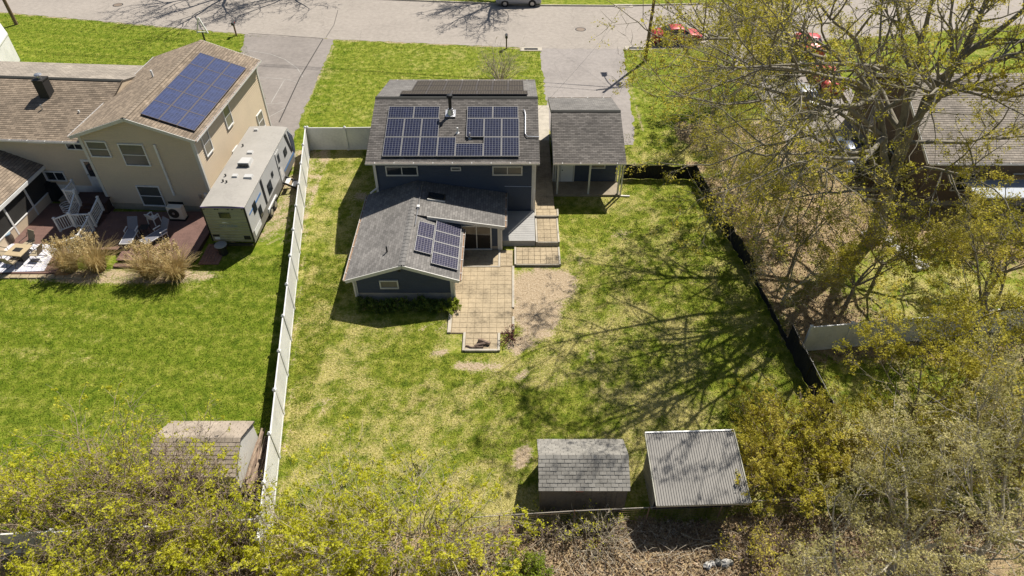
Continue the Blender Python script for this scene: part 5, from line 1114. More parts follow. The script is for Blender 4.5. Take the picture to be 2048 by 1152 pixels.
# ------------------------------------------------------------------ RIGHT NEIGHBOUR HOUSE
BRN = mat('brown_clapboard', (.15, .105, .07), .8, .12, .6, 9)
rh = thing('house', 'brown two storey house behind the big tree with grey brown shingle roof', 'house', (31, 38, 0))
r0, r1, ry0, ry1, rze, rzr = 26.0, 40.0, 36.6, 48.2, 3.5, 6.3; rym = (ry0+ry1)/2
MB().prism([(r0, ry0, .3), (r0, ry1, .3), (r0, ry1, rze), (r0, rym, rzr-.14), (r0, ry0, rze)], (r1-r0, 0, 0)).build('wall', BRN, rh); MB().box(r0-.02, r1, ry0-.02, ry1, -.05, .4).build('foundation', CONC, rh)
siding(rh, (r0, ry1), (r0, ry0), .4, rze, BRN, apex=(rym-ry0, rzr-.16)); siding(rh, (r0, ry0), (r1, ry0), .4, rze-.1, BRN)
shingle_roof('roof', (r0-.4, ry0-.45, rze), (r1+.4, ry0-.45, rze), (r1+.4, rym, rzr), (r0-.4, rym, rzr), SH_TAUPE, rh, .17); shingle_roof('roof', (r1+.4, ry1+.45, rze), (r0-.4, ry1+.45, rze), (r0-.4, rym, rzr), (r1+.4, rym, rzr), SH_TAUPE, rh, .17)
for ya in (ry0-.45, ry1+.45): MB().beam((r0-.42, ya, rze-.12), (r0-.42, rym, rzr-.12), .05, .2).build('rake_board', TRIM, rh)
gutter(rh, (r0-.4, ry0-.52, rze-.06), (r1, ry0-.52, rze-.06), VINYL)
window(rh, (r0-.02, 45.0, 1.5), (0, -1, 0), 1.1, 1.3, 1, 2, glass=GLASSG); window(rh, (r0-.02, 41, 1.5), (0, -1, 0), 1.1, 1.3, 1, 2, glass=GLASSG)
window(rh, (28.0, ry0-.02, 1.2), (1, 0, 0), 1.2, 1.3, 1, 2); window(rh, (31.5, ry0-.02, 1.2), (1, 0, 0), 1.2, 1.3, 1, 2)
MB().bbox(28.2, 33.5, 34.2, 36.2, 2.15, 2.27, .03).build('porch_canopy', mat('pale_blue_white_canopy', (.34, .37, .41), .5, .06), rh)
for x in (28.4, 33.3): MB().box(x-.06, x+.06, 34.3, 34.42, 0, 2.15).build('canopy_post', TRIM, rh)

# ------------------------------------------------------------------ VEGETATION
def leaf_stops(a, b_, c, d): return [(0., a), (.35, b_), (.7, c), (1., d)]
LF_YEL = leaf_mat('spring_leaf_yellow', leaf_stops((.23, .215, .018), (.38, .345, .032), (.53, .465, .055), (.66, .57, .11)), .5)
LF_LIME = leaf_mat('spring_leaf_lime', leaf_stops((.25, .27, .012), (.42, .43, .02), (.56, .55, .035), (.68, .65, .08)), .5)
LF_OLIVE = leaf_mat('spring_leaf_olive', leaf_stops((.15, .15, .03), (.25, .24, .05), (.36, .33, .08), (.48, .43, .14)), .5)
LF_GREY = leaf_mat('budding_leaf_grey_green', leaf_stops((.24, .225, .075), (.38, .35, .125), (.50, .45, .18), (.64, .57, .27)), .5)
LF_DARK = leaf_mat('evergreen_leaf_dark', leaf_stops((.025, .045, .010), (.05, .085, .016), (.09, .14, .025), (.17, .22, .035)), .25)
LF_BRIGHT = leaf_mat('shrub_leaf_bright', leaf_stops((.10, .16, .012), (.18, .25, .02), (.28, .34, .03), (.36, .42, .05)))
LF_TAN = leaf_mat('dry_grass_tan', leaf_stops((.30, .21, .085), (.48, .36, .155), (.62, .49, .24), (.74, .62, .37)), .4)
LF_RED = leaf_mat('purple_leaf', leaf_stops((.06, .015, .03), (.12, .03, .05), (.16, .05, .05), (.25, .10, .06)), .2)

def tubes_to_mesh(name, branches):
    """branches: list of (points (k,3), radii (k,), sides) -> one quad mesh"""
    VV, FF, base = [], [], 0
    for P, r, s in branches:
        k = len(P); D = np.empty_like(P); D[1:-1] = P[2:]-P[:-2]; D[0] = P[1]-P[0]; D[-1] = P[-1]-P[-2]
        D /= np.linalg.norm(D, axis=1, keepdims=True)+1e-9
        ref = np.array([0., 0, 1]) if abs(D[0, 2]) < .9 else np.array([1., 0, 0])
        A = np.cross(D, ref); A /= np.linalg.norm(A, axis=1, keepdims=True)+1e-9; B = np.cross(D, A)
        th = np.arange(s)*2*np.pi/s
        V = P[:, None, :]+r[:, None, None]*(A[:, None, :]*np.cos(th)[None, :, None]+B[:, None, :]*np.sin(th)[None, :, None])
        i = np.arange(k-1)[:, None]*s; j = np.arange(s)[None, :]; j2 = (j+1) % s
        F = np.stack([i+j, i+j2, i+s+j2, i+s+j], -1).reshape(-1, 4)+base
        VV.append(V.reshape(-1, 3)); FF.append(F); base += k*s
    return np_mesh(name, np.concatenate(VV), np.concatenate(FF), smooth=True)

def leaves_mesh(name, C, size, g, flat=.25, elong=.6, base_rnd=None):
    n = len(C); a = g.normal(size=(n, 3)); a /= np.linalg.norm(a, axis=1, keepdims=True)
    b_ = g.normal(size=(n, 3)); b_[:, 2] *= flat; b_ -= a*np.sum(a*b_, 1, keepdims=True); b_ /= np.linalg.norm(b_, axis=1, keepdims=True)+1e-9
    s = size*(.45+.9*g.random(n)**1.5)[:, None]
    V = np.stack([C+a*s*1.1, C-a*s*.6+b_*s*elong*1.3, C-a*s*.6-b_*s*elong*1.3], 1).reshape(-1, 3); F = np.arange(3*n).reshape(n, 3)
    rn = g.random(n) if base_rnd is None else np.clip(base_rnd+.35*(g.random(n)-.5), 0, 1)
    return np_mesh(name, V, F, dict(rnd=np.repeat(rn, 3)))

class Grow:
    def __init__(s, seed, nchild, ratio, ang, wob, trop, sides=(9, 7, 5, 4, 3), seg=.55, rmin=.006):
        s.rmin = rmin; s.rf = .62
        s.g = np.random.default_rng(seed); s.nchild, s.ratio, s.ang, s.wob, s.trop, s.sides, s.seg = nchild, ratio, ang, wob, trop, sides, seg
        s.br = []; s.twigs = []
    def branch(s, p, d, L, r, lev, pts=None, tip=.25):
        g = s.g; maxl = len(s.nchild)
        if pts is None:
            n = max(3, min(9, int(L/s.seg)+1)) if lev < maxl else 2; P = [np.array(p, float)]; d = np.array(d, float); d /= np.linalg.norm(d); st = L/n
            for i in range(n):
                d = d+g.normal(size=3)*s.wob[lev]+np.array([0, 0, s.trop[lev]]); d /= np.linalg.norm(d); P.append(P[-1]+d*st)
            P = np.array(P)
        else:
            q = np.array(pts, float); P = []
            for a, b_ in zip(q, q[1:]):
                for t in (0, .34, .67): P.append(a+(b_-a)*t+(g.normal(size=3)*.06*min(1, L/4) if t else 0))
            P.append(q[-1]); P = np.array(P); L = float(np.sum(np.linalg.norm(np.diff(P, axis=0), axis=1)))
        k = len(P); rad = r*(1-(1-tip)*np.linspace(0, 1, k)**.9); s.br.append((P, rad, s.sides[min(lev, len(s.sides)-1)]))
        if lev >= maxl: s.twigs.append(P); return
        nc = s.nchild[lev]; nc = max(1, int(round(nc*(.8+.4*g.random())))) if nc > 2 else nc
        ts = np.sort(g.uniform(.28 if lev else .35, 1., nc)); ts[-1] = 1.
        for t in ts:
            f = t*(k-1); i = min(int(f), k-2); q = P[i]+(P[i+1]-P[i])*(f-i); dd = P[i+1]-P[i]; dd /= np.linalg.norm(dd)+1e-9
            ax = g.normal(size=3); ax -= dd*ax.dot(dd); ax /= np.linalg.norm(ax)
            an = R(s.ang[lev])*(.65+.7*g.random())*(.45 if t > .97 else 1)
            nd = dd*math.cos(an)+ax*math.sin(an)
            s.branch(q, nd, L*s.ratio[lev]*(.7+.6*g.random())*(1.12-.45*t), max(rad[i]*(s.rf if t < .97 else .92), s.rmin), lev+1)

def leaf_points(g, twigs, per, spread):
    """tufts: each twig carries one to three tight clusters of leaves, some twigs stay bare"""
    out = []
    for P in twigs:
        if g.random() < .22: continue
        for c in range(g.integers(1, 4)):
            n = g.poisson(per*.62)
            if n == 0: continue
            t = min(.999, g.random()**.45)*(len(P)-1); i = int(t); out.append(P[i]+(P[i+1]-P[i])*(t-i)+g.normal(size=(n, 3))*spread*.42+g.normal(size=3)*spread*.3)
    return np.concatenate(out)
def finish_tree(label, base, gr, leafm, barkm, per, lsize, spread, name='tree', cat='tree', group=None, thin=None):
    base = Vector(base); t = thing(name, label, cat, base, group=group); off = np.array(base)
    link('trunk', tubes_to_mesh('trunk', [(P-off, r, s) for P, r, s in gr.br]), barkm, t)
    if per > 0:
        C = leaf_points(gr.g, gr.twigs, per, spread)-off
        # patchy crown: whole clumps thinner or brighter than others
        cl = fbm(77, C[:, 0]+C[:, 2]*.6+50, C[:, 1]+C[:, 2]*.5+50, .9, 3)
        if thin: C, cl = C[(keep := gr.g.random(len(C)) < np.clip(1.2*(cl-thin)/.2, .05, 1))], cl[keep]
        link('crown', leaves_mesh('crown', C, lsize, gr.g, base_rnd=np.clip((cl-.25)*2, 0, 1)), leafm, t)
    return t
def simple_tree(label, base, h, r, seed, leafm=LF_YEL, barkm=BARK, nchild=(6, 6, 5), per=7, lsize=.07, spread=.14, lean=(0, 0), split=3, wide=.55, group='trees and saplings', thin=None, first=.28, name='tree', rmin=.007):
    gr = Grow(seed, (nchild[0], nchild[1], nchild[2]), (.55, .5, .45), (45, 48, 50), (.10, .16, .2, .25), (.05, .04, .02, .0), (8, 6, 4, 3), .45, rmin)
    b = np.array(base, float); top = b+np.array([lean[0], lean[1], h*first]); gr.br.append((np.array([b-[0, 0, .1], b*.5+top*.5+gr.g.normal(size=3)*.05, top]), np.array([r*1.25, r, r*.85]), 8))
    for k in range(split):
        a = 2*math.pi*(k/split+.1*gr.g.random())+seed; d = np.array([math.cos(a)*wide, math.sin(a)*wide, 1.])
        gr.branch(top, d+np.array([lean[0], lean[1], 0])/max(h, 1)*2, h*(1-first)*(.8+.3*gr.g.random()), r*.7, 0)
    return finish_tree(label, base, gr, leafm, barkm, per, lsize, spread, group=group, thin=thin, name=name)

# the big tree: trunk and main limbs surveyed, left limbs added to thicken its lawn shadow, smaller growth grown from them
TB = np.array([22.2, 33.2, 0.])
bt = Grow(5, (8, 5, 5), (.40, .52, .5), (48, 48, 50), (.07, .12, .18, .25), (.03, .03, .0, -.02), (9, 6, 4, 3), .6, .013)
bt.rf = .74
def q(x, y, Y): v = GY(x, y, Y); return np.array([v.x, v.y, v.z])
A3 = lambda *p: [np.array(v, float) for v in p]
f0 = q(1778, 372, 33.2)
bt.br.append((np.array([TB-[0, 0, .1], TB+[.02, .0, .5], TB*.5+f0*.5, f0]), np.array([.60, .46, .38, .36]), 12))
SA = [f0, q(1812, 285, 33.1), q(1850, 200, 33), q(1930, 110, 32.6), q(2048, 20, 32), q(2110, -40, 31.5)]
SB = [f0, q(1800, 262, 33.4), q(1822, 155, 33.6), q(1852, 50, 33.8), q(1885, -60, 34)]
SC = [f0, q(1768, 275, 33), q(1750, 185, 32.6), q(1712, 80, 32), q(1640, 10, 31)]
SD = [q(1790, 318, 33.2), q(1835, 240, 32.2), q(1890, 175, 31.2), q(1985, 120, 30), q(2090, 90, 29)]
limbs = [(SA, .25), (SB, .24), (SC, .20), (SD, .16), ([SA[1], q(1900, 285, 32.5), q(2000, 278, 32), q(2140, 270, 31)], .11), ([SA[2], q(1950, 170, 31), q(2060, 130, 29.5)], .11), ([SA[3], q(1960, 40, 33.5), q(1990, -30, 34)], .10),
         ([SB[1]]+A3((18.5, 35.5, 10), (14.5, 37, 12), (11, 38.5, 12.8)), .12), ([SB[2], q(1800, 50, 35), q(1790, -50, 36)], .12), ([SB[1], q(1740, 150, 37), q(1690, 100, 39)], .11), ([SB[2]]+A3((24, 30, 11), (26, 27.5, 13)), .11), ([SB[2]]+A3((20, 30, 11), (18, 27, 12.8), (16, 24.5, 13.8)), .13),
         ([SC[2]]+A3((15.5, 29.5, 12), (11.5, 27.5, 13.5), (8.5, 26.5, 14)), .12), ([SB[2]]+A3((17.5, 31, 12), (13, 29, 13), (9.5, 27.5, 13.5)), .12), ([SC[2]]+A3((16, 29, 11), (12, 27.6, 12), (9, 26.6, 12.3)), .13), ([SC[1]]+A3((17, 28.5, 8.5), (13.5, 26.2, 10), (11.5, 24.6, 10.5)), .12), ([SB[2]]+A3((15, 33.5, 11.5), (11, 33, 12.5), (7.5, 32, 12.8)), .12), ([SC[1], q(1700, 220, 31.5), q(1640, 130, 30.5), q(1580, 80, 30)], .12), ([SC[2]]+A3((18.5, 32.5, 10), (14.5, 31.5, 11.5), (10.5, 30.5, 12.2)), .13), ([SC[1]]+A3((18, 30, 8), (14, 27.5, 9.5), (11, 25.8, 10.3)), .13), ([SC[1]]+A3((18, 34.5, 7.8), (13.5, 35, 9), (9.8, 35, 9.7)), .12),
         ([f0, q(1700, 312, 31.5), q(1620, 270, 30.5), q(1520, 290, 29.8), q(1420, 330, 29.2)], .12), ([f0, q(1735, 380, 31.5), q(1650, 385, 30), q(1560, 400, 28.8)], .09), ([f0, q(1850, 335, 31), q(1930, 350, 29), q(2010, 400, 27.5)], .10)]
for pts, r in limbs: bt.branch(None, None, 9, r*1.2, 0, pts=pts, tip=.2)
finish_tree('huge spreading tree with mossy grey limbs and sparse yellow spring leaves', (22.2, 33.2, 0), bt, LF_YEL, BARK, 14, .052, .2, group='trees and saplings')

simple_tree('dense yellow-green tree left of the driveway by the red sedan', (17.3, 51.2, 0), 8.5, .18, 21, LF_YEL, BARK, (8, 7, 6), 13.0, 0.058, .24, lean=(-.3, -.4), split=5, wide=.62)
simple_tree('slim budding tree behind the red sedan near the street', (22.0, 56.0, 0), 9.0, .17, 22, LF_YEL, BARK, (7, 6, 6), 7.9, 0.054, .24, split=4, wide=.6)
simple_tree('olive leaved tree between driveway lawn and mesh fence', (14.9, 46.4, 0), 6.5, .13, 23, LF_YEL, BARKP, (7, 6, 6), 7.9, 0.054, .24, split=5, wide=.85)
simple_tree('thin crooked sapling just outside the mesh fence corner', (15.0, 37.5, 0), 8.8, 0.065, 24, LF_OLIVE, BARKP, (6, 6, 5), 6.8, 0.043, .18, split=4, wide=.8)
simple_tree('forked dark sapling above the leaf litter', (15.9, 29.6, 0), 7.4, 0.065, 25, LF_OLIVE, BARK, (6, 6, 5), 5.7, 0.043, .18, split=3, wide=.8)
simple_tree('bushy sapling halfway along the mesh fence', (14.9, 33.2, 0), 8.2, 0.065, 26, LF_OLIVE, BARKP, (6, 6, 5), 6.8, 0.043, .18, split=4, wide=.8)
simple_tree('hazy twiggy sapling beside the turn of the mesh fence', (13.9, 36.4, 0), 4.8, .07, 131, LF_YEL, BARKP, (7, 6, 6), 7, .045, .2, split=5, wide=.95)
simple_tree('hazy twiggy sapling leaning over the low middle of the mesh fence', (14.3, 31.3, 0), 4.4, .07, 132, LF_YEL, BARKP, (7, 6, 6), 7, .045, .2, split=5, wide=.95)
simple_tree('pale twiggy sapling just above the taller mesh fence end', (14.9, 27.2, 0), 3.8, .07, 133, LF_OLIVE, BARKP, (7, 6, 5), 6, .045, .18, split=5, wide=.95)
simple_tree('fine branched sapling in the middle of the leaf litter', (17.6, 35.5, 0), 5.0, .08, 134, LF_YEL, BARKP, (7, 6, 6), 7, .045, .2, split=5, wide=.9)
simple_tree('fine branched sapling on the bare patch above the mesh fence', (16.6, 41.0, 0), 5.0, .08, 135, LF_YEL, BARKP, (7, 6, 6), 7, .045, .2, split=5, wide=.9)
simple_tree('yellow leaved small tree behind the end of the white fence', (18.4, 27.2, 0), 5.0, .1, 27, LF_YEL, BARK, (7, 6, 5), 8.7, 0.054, .18, split=5, wide=.95)
simple_tree('yellow leaved tree in front of the right-hand white fence', (22.0, 21.3, 0), 5.6, .11, 28, LF_YEL, BARK, (7, 7, 5), 6.8, 0.054, .2, split=5, wide=.95)
simple_tree('drooping budding tree above the right-hand white fence', (24.0, 24.6, 0), 6.4, .13, 29, LF_YEL, BARK, (7, 6, 5), 6.8, 0.054, .2, split=5, wide=.95)
simple_tree('loose yellow tree at the right picture edge', (26.5, 28.0, 0), 6.0, .12, 30, LF_YEL, BARK, (7, 6, 5), 10.7, 0.054, .2, split=4, wide=.95)
simple_tree('scraggly tree beside the grassy glade under the big tree', (20.5, 28.8, 0), 5.5, .1, 31, LF_YEL, BARK, (6, 6, 5), 6.8, 0.050, .19, split=4, wide=.9)
simple_tree('sunlit yellow tree low on the right of the mesh fence', (17.9, 18.9, 0), 5.7, 0.065, 32, LF_YEL, BARK, (7, 6, 5), 12.4, 0.054, .17, split=5, wide=1.0)
simple_tree('tall yellow tree at the right edge below the white fence', (22.6, 19.2, 0), 6.0, .11, 39, LF_YEL, BARK, (7, 7, 5), 9.3, 0.054, .2, split=5, wide=.95)
simple_tree('pale grey budding tree in the lower right corner', (14.6, 12.2, 0), 6.0, .12, 33, LF_GREY, BARKP, (8, 7, 6), 9.2, 0.043, .18, split=6, wide=1.0)
simple_tree('tall grey budding tree at the right end of the bottom edge', (18.0, 12.6, 0), 7.0, .12, 34, LF_GREY, BARKP, (8, 7, 6), 9.2, 0.043, .18, split=6, wide=.95)
simple_tree('low grey budding tree at the bottom edge', (11.9, 10.9, 0), 4.6, .1, 38, LF_GREY, BARKP, (7, 7, 5), 9.2, 0.043, .17, split=5, wide=1.0)
simple_tree('bare branched tree beyond the street whose shadow falls by the silver hatchback', (-.4, 75.0, 0), 10.5, .24, 35, LF_OLIVE, BARK, (9, 7, 6), 1, .06, .15, split=6, wide=.9, rmin=.02, group='trees across the street')
simple_tree('bare branched tree beyond the street whose shadow falls at upper left', (-29.0, 76.8, 0), 12.0, .26, 36, LF_OLIVE, BARK, (9, 7, 6), 1, .06, .15, split=6, wide=.95, rmin=.02, group='trees across the street')
simple_tree('second bare tree beyond the street at upper left', (-22.5, 76.6, 0), 9.5, .2, 37, LF_OLIVE, BARK, (9, 7, 6), 1, .06, .15, split=6, wide=.8, rmin=.02, group='trees across the street')

# thickets: many arching stems rising from a patch of ground
def thicket(label, c, rx, ry, h, nst, seed, leafm, stemm, per, lsize, thin=None, spread=.13, name='shrub', cat='shrub', group='shrubs', out=.55, nsub=(5, 4)):
    gr = Grow(seed, nsub, (.5, .5), (42, 45), (.16, .22, .28), (-.01, .0, -.02), (5, 4, 3), .4, .009); g = gr.g
    for k in range(nst):
        a = g.uniform(0, 2*math.pi); rr = math.sqrt(g.random()); p = np.array([c[0]+math.cos(a)*rx*rr*.75, c[1]+math.sin(a)*ry*rr*.75, -.05])
        d = np.array([math.cos(a)*out*rr+.2*g.normal(), math.sin(a)*out*rr+.2*g.normal(), 1.]); gr.branch(p, d, h*(.65+.5*g.random())*(1.05-.35*rr), .014+.010*g.random()+.004*h, 0)
    return finish_tree(label, (c[0], c[1], 0), gr, leafm, stemm, per, lsize, spread, name=name, cat=cat, group=group, thin=thin)
thicket('lime leaved shrub at the bottom centre over the wire fence', (-4.3, 12.9), 2.6, 1.5, 4.2, 60, 41, LF_LIME, TWIGP, 19.5, 0.055, .42)
thicket('lime leaved shrub right of the long fence end', (-7.4, 12.5), 1.9, 1.3, 4.0, 45, 42, LF_LIME, TWIGP, 21.4, 0.055, .40)
thicket('low lime shrub at the bottom edge below the others', (-5.6, 10.9), 3.2, .8, 3.0, 50, 43, LF_LIME, TWIGP, 21.4, 0.055, .36)
thicket('brown twiggy thicket in front of the white ended shed', (-13.4, 13.7), 2.6, 1.4, 4.2, 100, 44, LF_LIME, TWIG, 6.1, 0.041, .48)
thicket('yellow leaved thicket left of the half buried shed', (-16.2, 14.2), 2.0, 1.4, 4.9, 55, 45, LF_LIME, TWIG, 18.2, 0.053, .42)
thicket('yellow leaved thicket at the lower left picture edge', (-19.2, 13.8), 2.2, 1.5, 3.6, 55, 46, LF_LIME, TWIG, 20.8, 0.053, .42)
thicket('brown and lime brush at the bottom left edge', (-14.6, 11.0), 4.2, .8, 3.0, 90, 47, LF_LIME, TWIG, 21.3, 0.050, .43)
thicket('lime brush beside the end of the long white fence', (-10.9, 12.4), 1.5, 1.1, 3.4, 50, 48, LF_LIME, TWIG, 21.3, 0.053, .42)
thicket('lime sapling in front of the half buried shed', (-14.2, 15.0), 1.2, .6, 4.6, 34, 63, LF_LIME, TWIG, 15.7, 0.048, .42)
thicket('olive bush beside the ribbed metal shed', (10.9, 15.9), 1.3, 1.4, 2.6, 50, 49, LF_YEL, TWIG, 18.5, 0.049, .30)
thicket('olive bush behind the ribbed metal shed corner', (12.2, 17.8), 1.7, 1.5, 2.6, 55, 50, LF_YEL, TWIG, 18.5, 0.049, .30)
thicket('wide yellow-green bush below the mesh fence end', (15.4, 16.8), 2.4, 1.6, 3.2, 70, 51, LF_YEL, TWIG, 18.5, 0.049, .30)
thicket('yellow-green bush at the right picture edge', (19.8, 16.8), 2.8, 1.8, 3.4, 70, 52, LF_YEL, TWIG, 18.5, 0.049, .30)
thicket('bramble tangle behind the grey shingled shed', (3.3, 13.55), 1.1, .45, 1.3, 45, 53, LF_LIME, TWIGP, 1.2, .04, .5, out=.9)
thicket('bramble tangle at the left of the grey shed', (1.3, 13.7), .9, .35, 1.0, 30, 54, LF_LIME, TWIG, .6, .04, .5, out=.9)
thicket('dark evergreen bush at the bottom edge below the sheds', (.4, 12.1), .7, .45, 1.0, 34, 55, LF_BRIGHT, TWIG, 8, .04)
thicket('thorny brush pile right of the metal shed shadow', (10.2, 12.4), 1.6, .7, 1.6, 50, 56, LF_YEL, TWIG, 3, .045, .45, out=.8)
thicket('dry brush at the bottom edge left of the sheds', (-1.2, 12.5), 1.5, .7, 1.5, 40, 57, LF_LIME, TWIGP, 1.5, .045, .5)
thicket('shaded hedge beside the neighbour driveway', (23.3, 57.2), .9, 3.6, 2.2, 50, 58, LF_DARK, TWIG, 14, .07)
thicket('dark brush along the shaded side of the brown house', (25.0, 39.5), .7, 3.0, 1.8, 40, 59, LF_OLIVE, TWIG, 12, .06)
thicket('understorey brush below the brown house', (28.5, 32.2), 4.0, 1.2, 1.8, 50, 60, LF_OLIVE, TWIG, 10, .06)
thicket('bare upright shrub on the front lawn behind the blue house', (-1.0, 54.4), .3, .3, 3.2, 36, 61, LF_YEL, TWIGP, .5, .035, out=.75, nsub=(5, 3))
thicket('small purple leaved shrub at the patio corner', (-.05, 24.6), .22, .18, .75, 22, 62, LF_RED, mat('dark_red_stems', (.10, .04, .04), .8, .2), 3, .035, out=.8, nsub=(3, 2), spread=.04)
# foundation shrubs, each its own plant
for k in range(8):
    x = -8.15+k*.62; thicket('dark green foundation shrub under the gable window, number %s from the left' % ('first', 'second', 'third', 'fourth', 'fifth', 'sixth', 'seventh', 'eighth')[k] if False else ('leftmost', 'second', 'third', 'fourth', 'fifth', 'sixth', 'seventh', 'eighth')[k]+' dark green shrub from the left in the row under the gable wall', (x, 26.95), .36, .24, .50, 16, 70+k, LF_DARK, TWIG, 11, .05, spread=.09, nsub=(4, 3), group='foundation shrubs')
thicket('bright green rounded shrub at the right end of the foundation row', (-3.3, 26.75), .3, .26, .62, 20, 79, LF_BRIGHT, TWIG, 12, .045, spread=.08, nsub=(4, 3), group='foundation shrubs')
# pampas grass
def pampas(label, c, r, h, seed, n=420):
    g = np.random.default_rng(seed); t = thing('pampas_grass', label, 'grass clump', (c[0], c[1], 0), group='dry ornamental grass clumps'); V, F, RN = [], [], []; i0 = 0
    for k in range(n):
        a = g.uniform(0, 2*math.pi); rr = r*.45*math.sqrt(g.random()); out = g.uniform(.2, 1.0)*r*1.35; H_ = h*(.5+.5*g.random()); w = .014
        b0 = np.array([math.cos(a)*rr, math.sin(a)*rr, 0]); ax = np.array([math.cos(a+.4*g.normal()), math.sin(a+.4*g.normal()), 0]); sd_ = np.array([-ax[1], ax[0], 0])
        dr_ = g.uniform(.0, .5)
        for s in range(5):
            u = s/4; p = b0+ax*out*u**1.6+np.array([0, 0, H_*(u*(1-dr_*u*u))]); ww = w*(1-u*.75); V += [p-sd_*ww, p+sd_*ww]; RN += [.2+.6*u*g.random()+.1]*2
            if s: F.append([i0+2*s-2, i0+2*s-1, i0+2*s+1, i0+2*s])
        i0 += 10
    link('blades', np_mesh('blades', np.array(V), np.array(F), dict(rnd=np.array(RN))), LF_TAN, t)
    C = []
    for k in range(70):
        a = g.uniform(0, 2*math.pi); o = g.uniform(.1, .9)*r; b0 = np.array([math.cos(a)*o, math.sin(a)*o, h*g.uniform(.85, 1.12)]); C.append(b0+g.normal(size=(26, 3))*np.array([.045, .045, .11]))
    link('plumes', leaves_mesh('plumes', np.concatenate(C), .042, g), LF_TAN, t)
for lab, c, r, h, s in (('tan dry grass clump at the left of the row, by the patio', G(143, 540), .8, 1.9, 81), ('tan dry grass clump in front of the stair railing', G(198, 538), .95, 2.15, 82), ('tan dry grass clump before the middle of the deck', G(303, 552), .9, 2.1, 83), ('tan dry grass clump before the right end of the deck', G(355, 555), .95, 2.1, 84)):
    pampas(lab, c, r, h, s, 700)
# pale stones near the bottom edge, and a rubble heap under the big tree
def stone(label, p, r, seed, m):
    g = np.random.default_rng(seed); o = MB(); n = 9; pr_ = [(.55, 0), (1, .3), (.85, .75), (.35, 1.0)]
    k_ = 1+.22*g.normal(size=(4, n)); rings = [[(p[0]+r*pr_[i][0]*k_[i, j]*math.cos(2*math.pi*j/n), p[1]+.8*r*pr_[i][0]*k_[i, j]*math.sin(2*math.pi*j/n), r*1.1*pr_[i][1]) for j in range(n)] for i in range(4)]
    for A, B in zip(rings, rings[1:]):
        for j in range(n): o.face([A[j], A[(j+1) % n], B[(j+1) % n], B[j]])
    o.face(rings[0][::-1]); o.face(rings[-1]); return tag(o.build('stone', m), label, 'stone', 'pale stones')
STN = [mat('pale_stone', (.50, .48, .44), .9, .2, 3, 20, .3), mat('grey_stone', (.25, .24, .21), .9, .25, 3, 20, .3)]
for k, (x, y, r, lab) in enumerate(((1415, 1133, .17, 'leftmost white stone of the row at the bottom edge'), (1424, 1128, .13, 'small pale stone second in the row at the bottom edge'), (1436, 1127, .17, 'grey round stone in the middle of the row at the bottom edge'), (1450, 1127, .19, 'large pale stone with dark marks at the bottom edge'), (1461, 1127, .14, 'grey stone at the right end of the row at the bottom edge'))):
    stone(lab, G(x, y), r, 90+k, STN[1 if k in (2, 4) else 0])
RUBL = [(1731, 472, .35), (1775, 487, .32), (1790, 500, .3), (1800, 508, .34), (1812, 515, .3), (1822, 522, .33), (1835, 530, .28), (1848, 536, .3), (1782, 480, .25), (1805, 496, .25), (1818, 508, .28), (1832, 540, .25)]
for k, (x, y, r) in enumerate(RUBL): stone('broken pale stone in the rubble heap at the foot of the big tree', G(x, y), r, 110+k, STN[0])

# brush sticks and fallen branches behind the sheds
STK = np.random.default_rng(9); brs = []
for k in range(420):
    p = np.array([STK.uniform(-2, 13.5), STK.uniform(11.2, 13.9), .03+.25*STK.random()**2]); a = STK.uniform(0, 6.28); l = STK.uniform(.25, 1.1); d = np.array([math.cos(a), math.sin(a), STK.uniform(-.05, .3)])
    brs.append((np.array([p, p+d*l*.5+STK.normal(size=3)*.05, p+d*l]), np.array([.012, .010, .005]), 3))
for k in range(160):
    p = np.array([STK.uniform(14, 23), STK.uniform(24, 40), .03]); a = STK.uniform(0, 6.28); l = STK.uniform(.3, 1.3); d = np.array([math.cos(a), math.sin(a), STK.uniform(0, .2)])
    brs.append((np.array([p, p+d*l*.5+STK.normal(size=3)*.06, p+d*l]), np.array([.018, .014, .006]), 3))
tag(link('fallen_sticks', tubes_to_mesh('fallen_sticks', brs), TWIGP), 'dead sticks strewn over the leaf litter', 'sticks', kind='stuff')

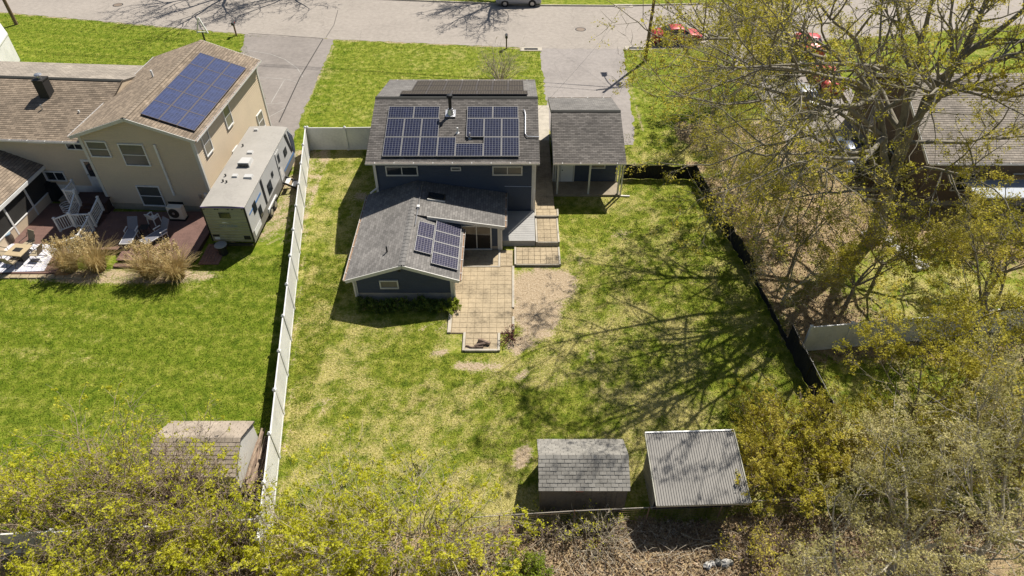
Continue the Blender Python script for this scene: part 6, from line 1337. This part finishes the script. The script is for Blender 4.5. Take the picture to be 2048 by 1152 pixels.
# ------------------------------------------------------------------ grass blades and dead leaves (uncountable ground cover)
def blade_mat():
    m, nt, bs = _new('grass_blade'); c, fine, mic = ground_color(nt); r_ = attr(nt, 'rnd')
    c = mixc(nt, 1.0, c, ramp(nt, r_, [(0, (.6, .68, .5)), (.5, (1, 1, 1)), (.9, (1.4, 1.35, 1.3)), (1, (1.9, 1.8, 2.2))]), 'MULTIPLY')
    nt.links.new(c, bs.inputs['Base Color']); bs.inputs['Roughness'].default_value = .7; bs.inputs['Specular IOR Level'].default_value = .15; return m
BL = np.random.default_rng(3)
def blades(n, x0, x1, y0, y1, keep, h, w):
    x = BL.uniform(x0, x1, n); y = BL.uniform(y0, y1, n); k = keep(x, y); x, y = x[k], y[k]; d_, di_, l_, li_ = zones(x, y)
    road = np.interp(x, [p[0] for p in ROAD_E], [p[1] for p in ROAD_E])
    ok = (di_+.25*BL.random(len(x)) < .62) & (li_+.25*BL.random(len(x)) < .55) & (y < road+.02)
    x, y, d_, di_, l_, li_ = (v[ok] for v in (x, y, d_, di_, l_, li_)); n = len(x)
    a = BL.uniform(0, 2*np.pi, n); hh = h*(.4+.9*BL.random(n))*(1-.45*d_); ww = w*(.6+.8*BL.random(n)); ln = BL.normal(size=(n, 2))*.6*hh[:, None]
    V = np.stack([np.stack([x-np.cos(a)*ww, y-np.sin(a)*ww, np.zeros(n)], 1), np.stack([x+np.cos(a)*ww, y+np.sin(a)*ww, np.zeros(n)], 1), np.stack([x+ln[:, 0], y+ln[:, 1], hh], 1)], 1).reshape(-1, 3)
    rp3 = lambda v: np.repeat(v, 3)
    return V, dict(dry=rp3(d_), dirt=rp3(di_*.3), lush=rp3(l_), litter=rp3(li_*.3), rnd=rp3(BL.random(n)))
RECT = [(-9, 1.7, 27.0, 45), (-3.5, .2, 23.6, 32), (.1, 3.0, 30.3, 50.5), (2.6, 7.4, 37.4, 61.8), (-36, -18.6, 30.1, 60 if False else 36.8), (-60, -18.5, 36.8, 47.6), (1.1, 4.7, 14.7, 17.1), (5.6, 9.4, 14.7, 17.1), (-15.5, -11.7, 15.6, 18.4), (-18, -15.2, 32, 44), (2.5, 10.3, 45.9, 61.8), (25.9, 40, 36.5, 48.3), (19.5, 28.6, 44, 63), (-20.0, -16.4, 43.9, 63)]
def off_built(x, y):
    k = np.ones(len(x), bool)
    for a, b_, c, d in RECT: k &= ~((x > a) & (x < b_) & (y > c) & (y < d))
    k &= ~((x > -25.6+(y-47)*.0) & (x < -16.4) & (y > 47) & (y < 64) & (x > -16.6-9*(y-44)/20))
    return k & (np.abs(x) < 8+ .86*y)
GB = blade_mat(); parts_ = []
for args in ((300000, -12, 15.5, 13.8, 30, off_built, .055, .013), (150000, -14, 15.5, 30, 44, off_built, .06, .015), (210000, -33, -9.6, 11, 31.5, off_built, .055, .015), (150000, -60, 24, 43.5, 71, off_built, .08, .022), (60000, 14, 34, 19, 47, off_built, .07, .018)):
    parts_.append(blades(*args))
V = np.concatenate([p[0] for p in parts_]); A = {k: np.concatenate([p[1][k] for p in parts_]) for k in parts_[0][1]}
tag(link('lawn_grass', np_mesh('lawn_grass', V, np.arange(len(V)).reshape(-1, 3), A), GB), 'short patchy spring grass covering the lawns', 'grass', kind='stuff')
LITM = leaf_mat('dead_leaf', leaf_stops((.10, .06, .035), (.24, .155, .09), (.38, .27, .165), (.55, .44, .31)), .1)
n = 70000; x = np.concatenate([BL.uniform(-3, 22, n//2), BL.uniform(11, 27, n//2)]); y = np.concatenate([BL.uniform(10.5, 15, n//2), BL.uniform(19, 47, n//2)]); li_ = zones(x, y)[3]
k = (li_+.3*BL.random(n) > .55) & off_built(x, y); x, y = x[k], y[k]; C = np.stack([x, y, .015+.03*BL.random(len(x))], 1)
tag(link('dead_leaves', leaves_mesh('dead_leaves', C, .055, BL, flat=.6), LITM), 'brown dead leaves covering the ground under the trees', 'leaves', kind='stuff')
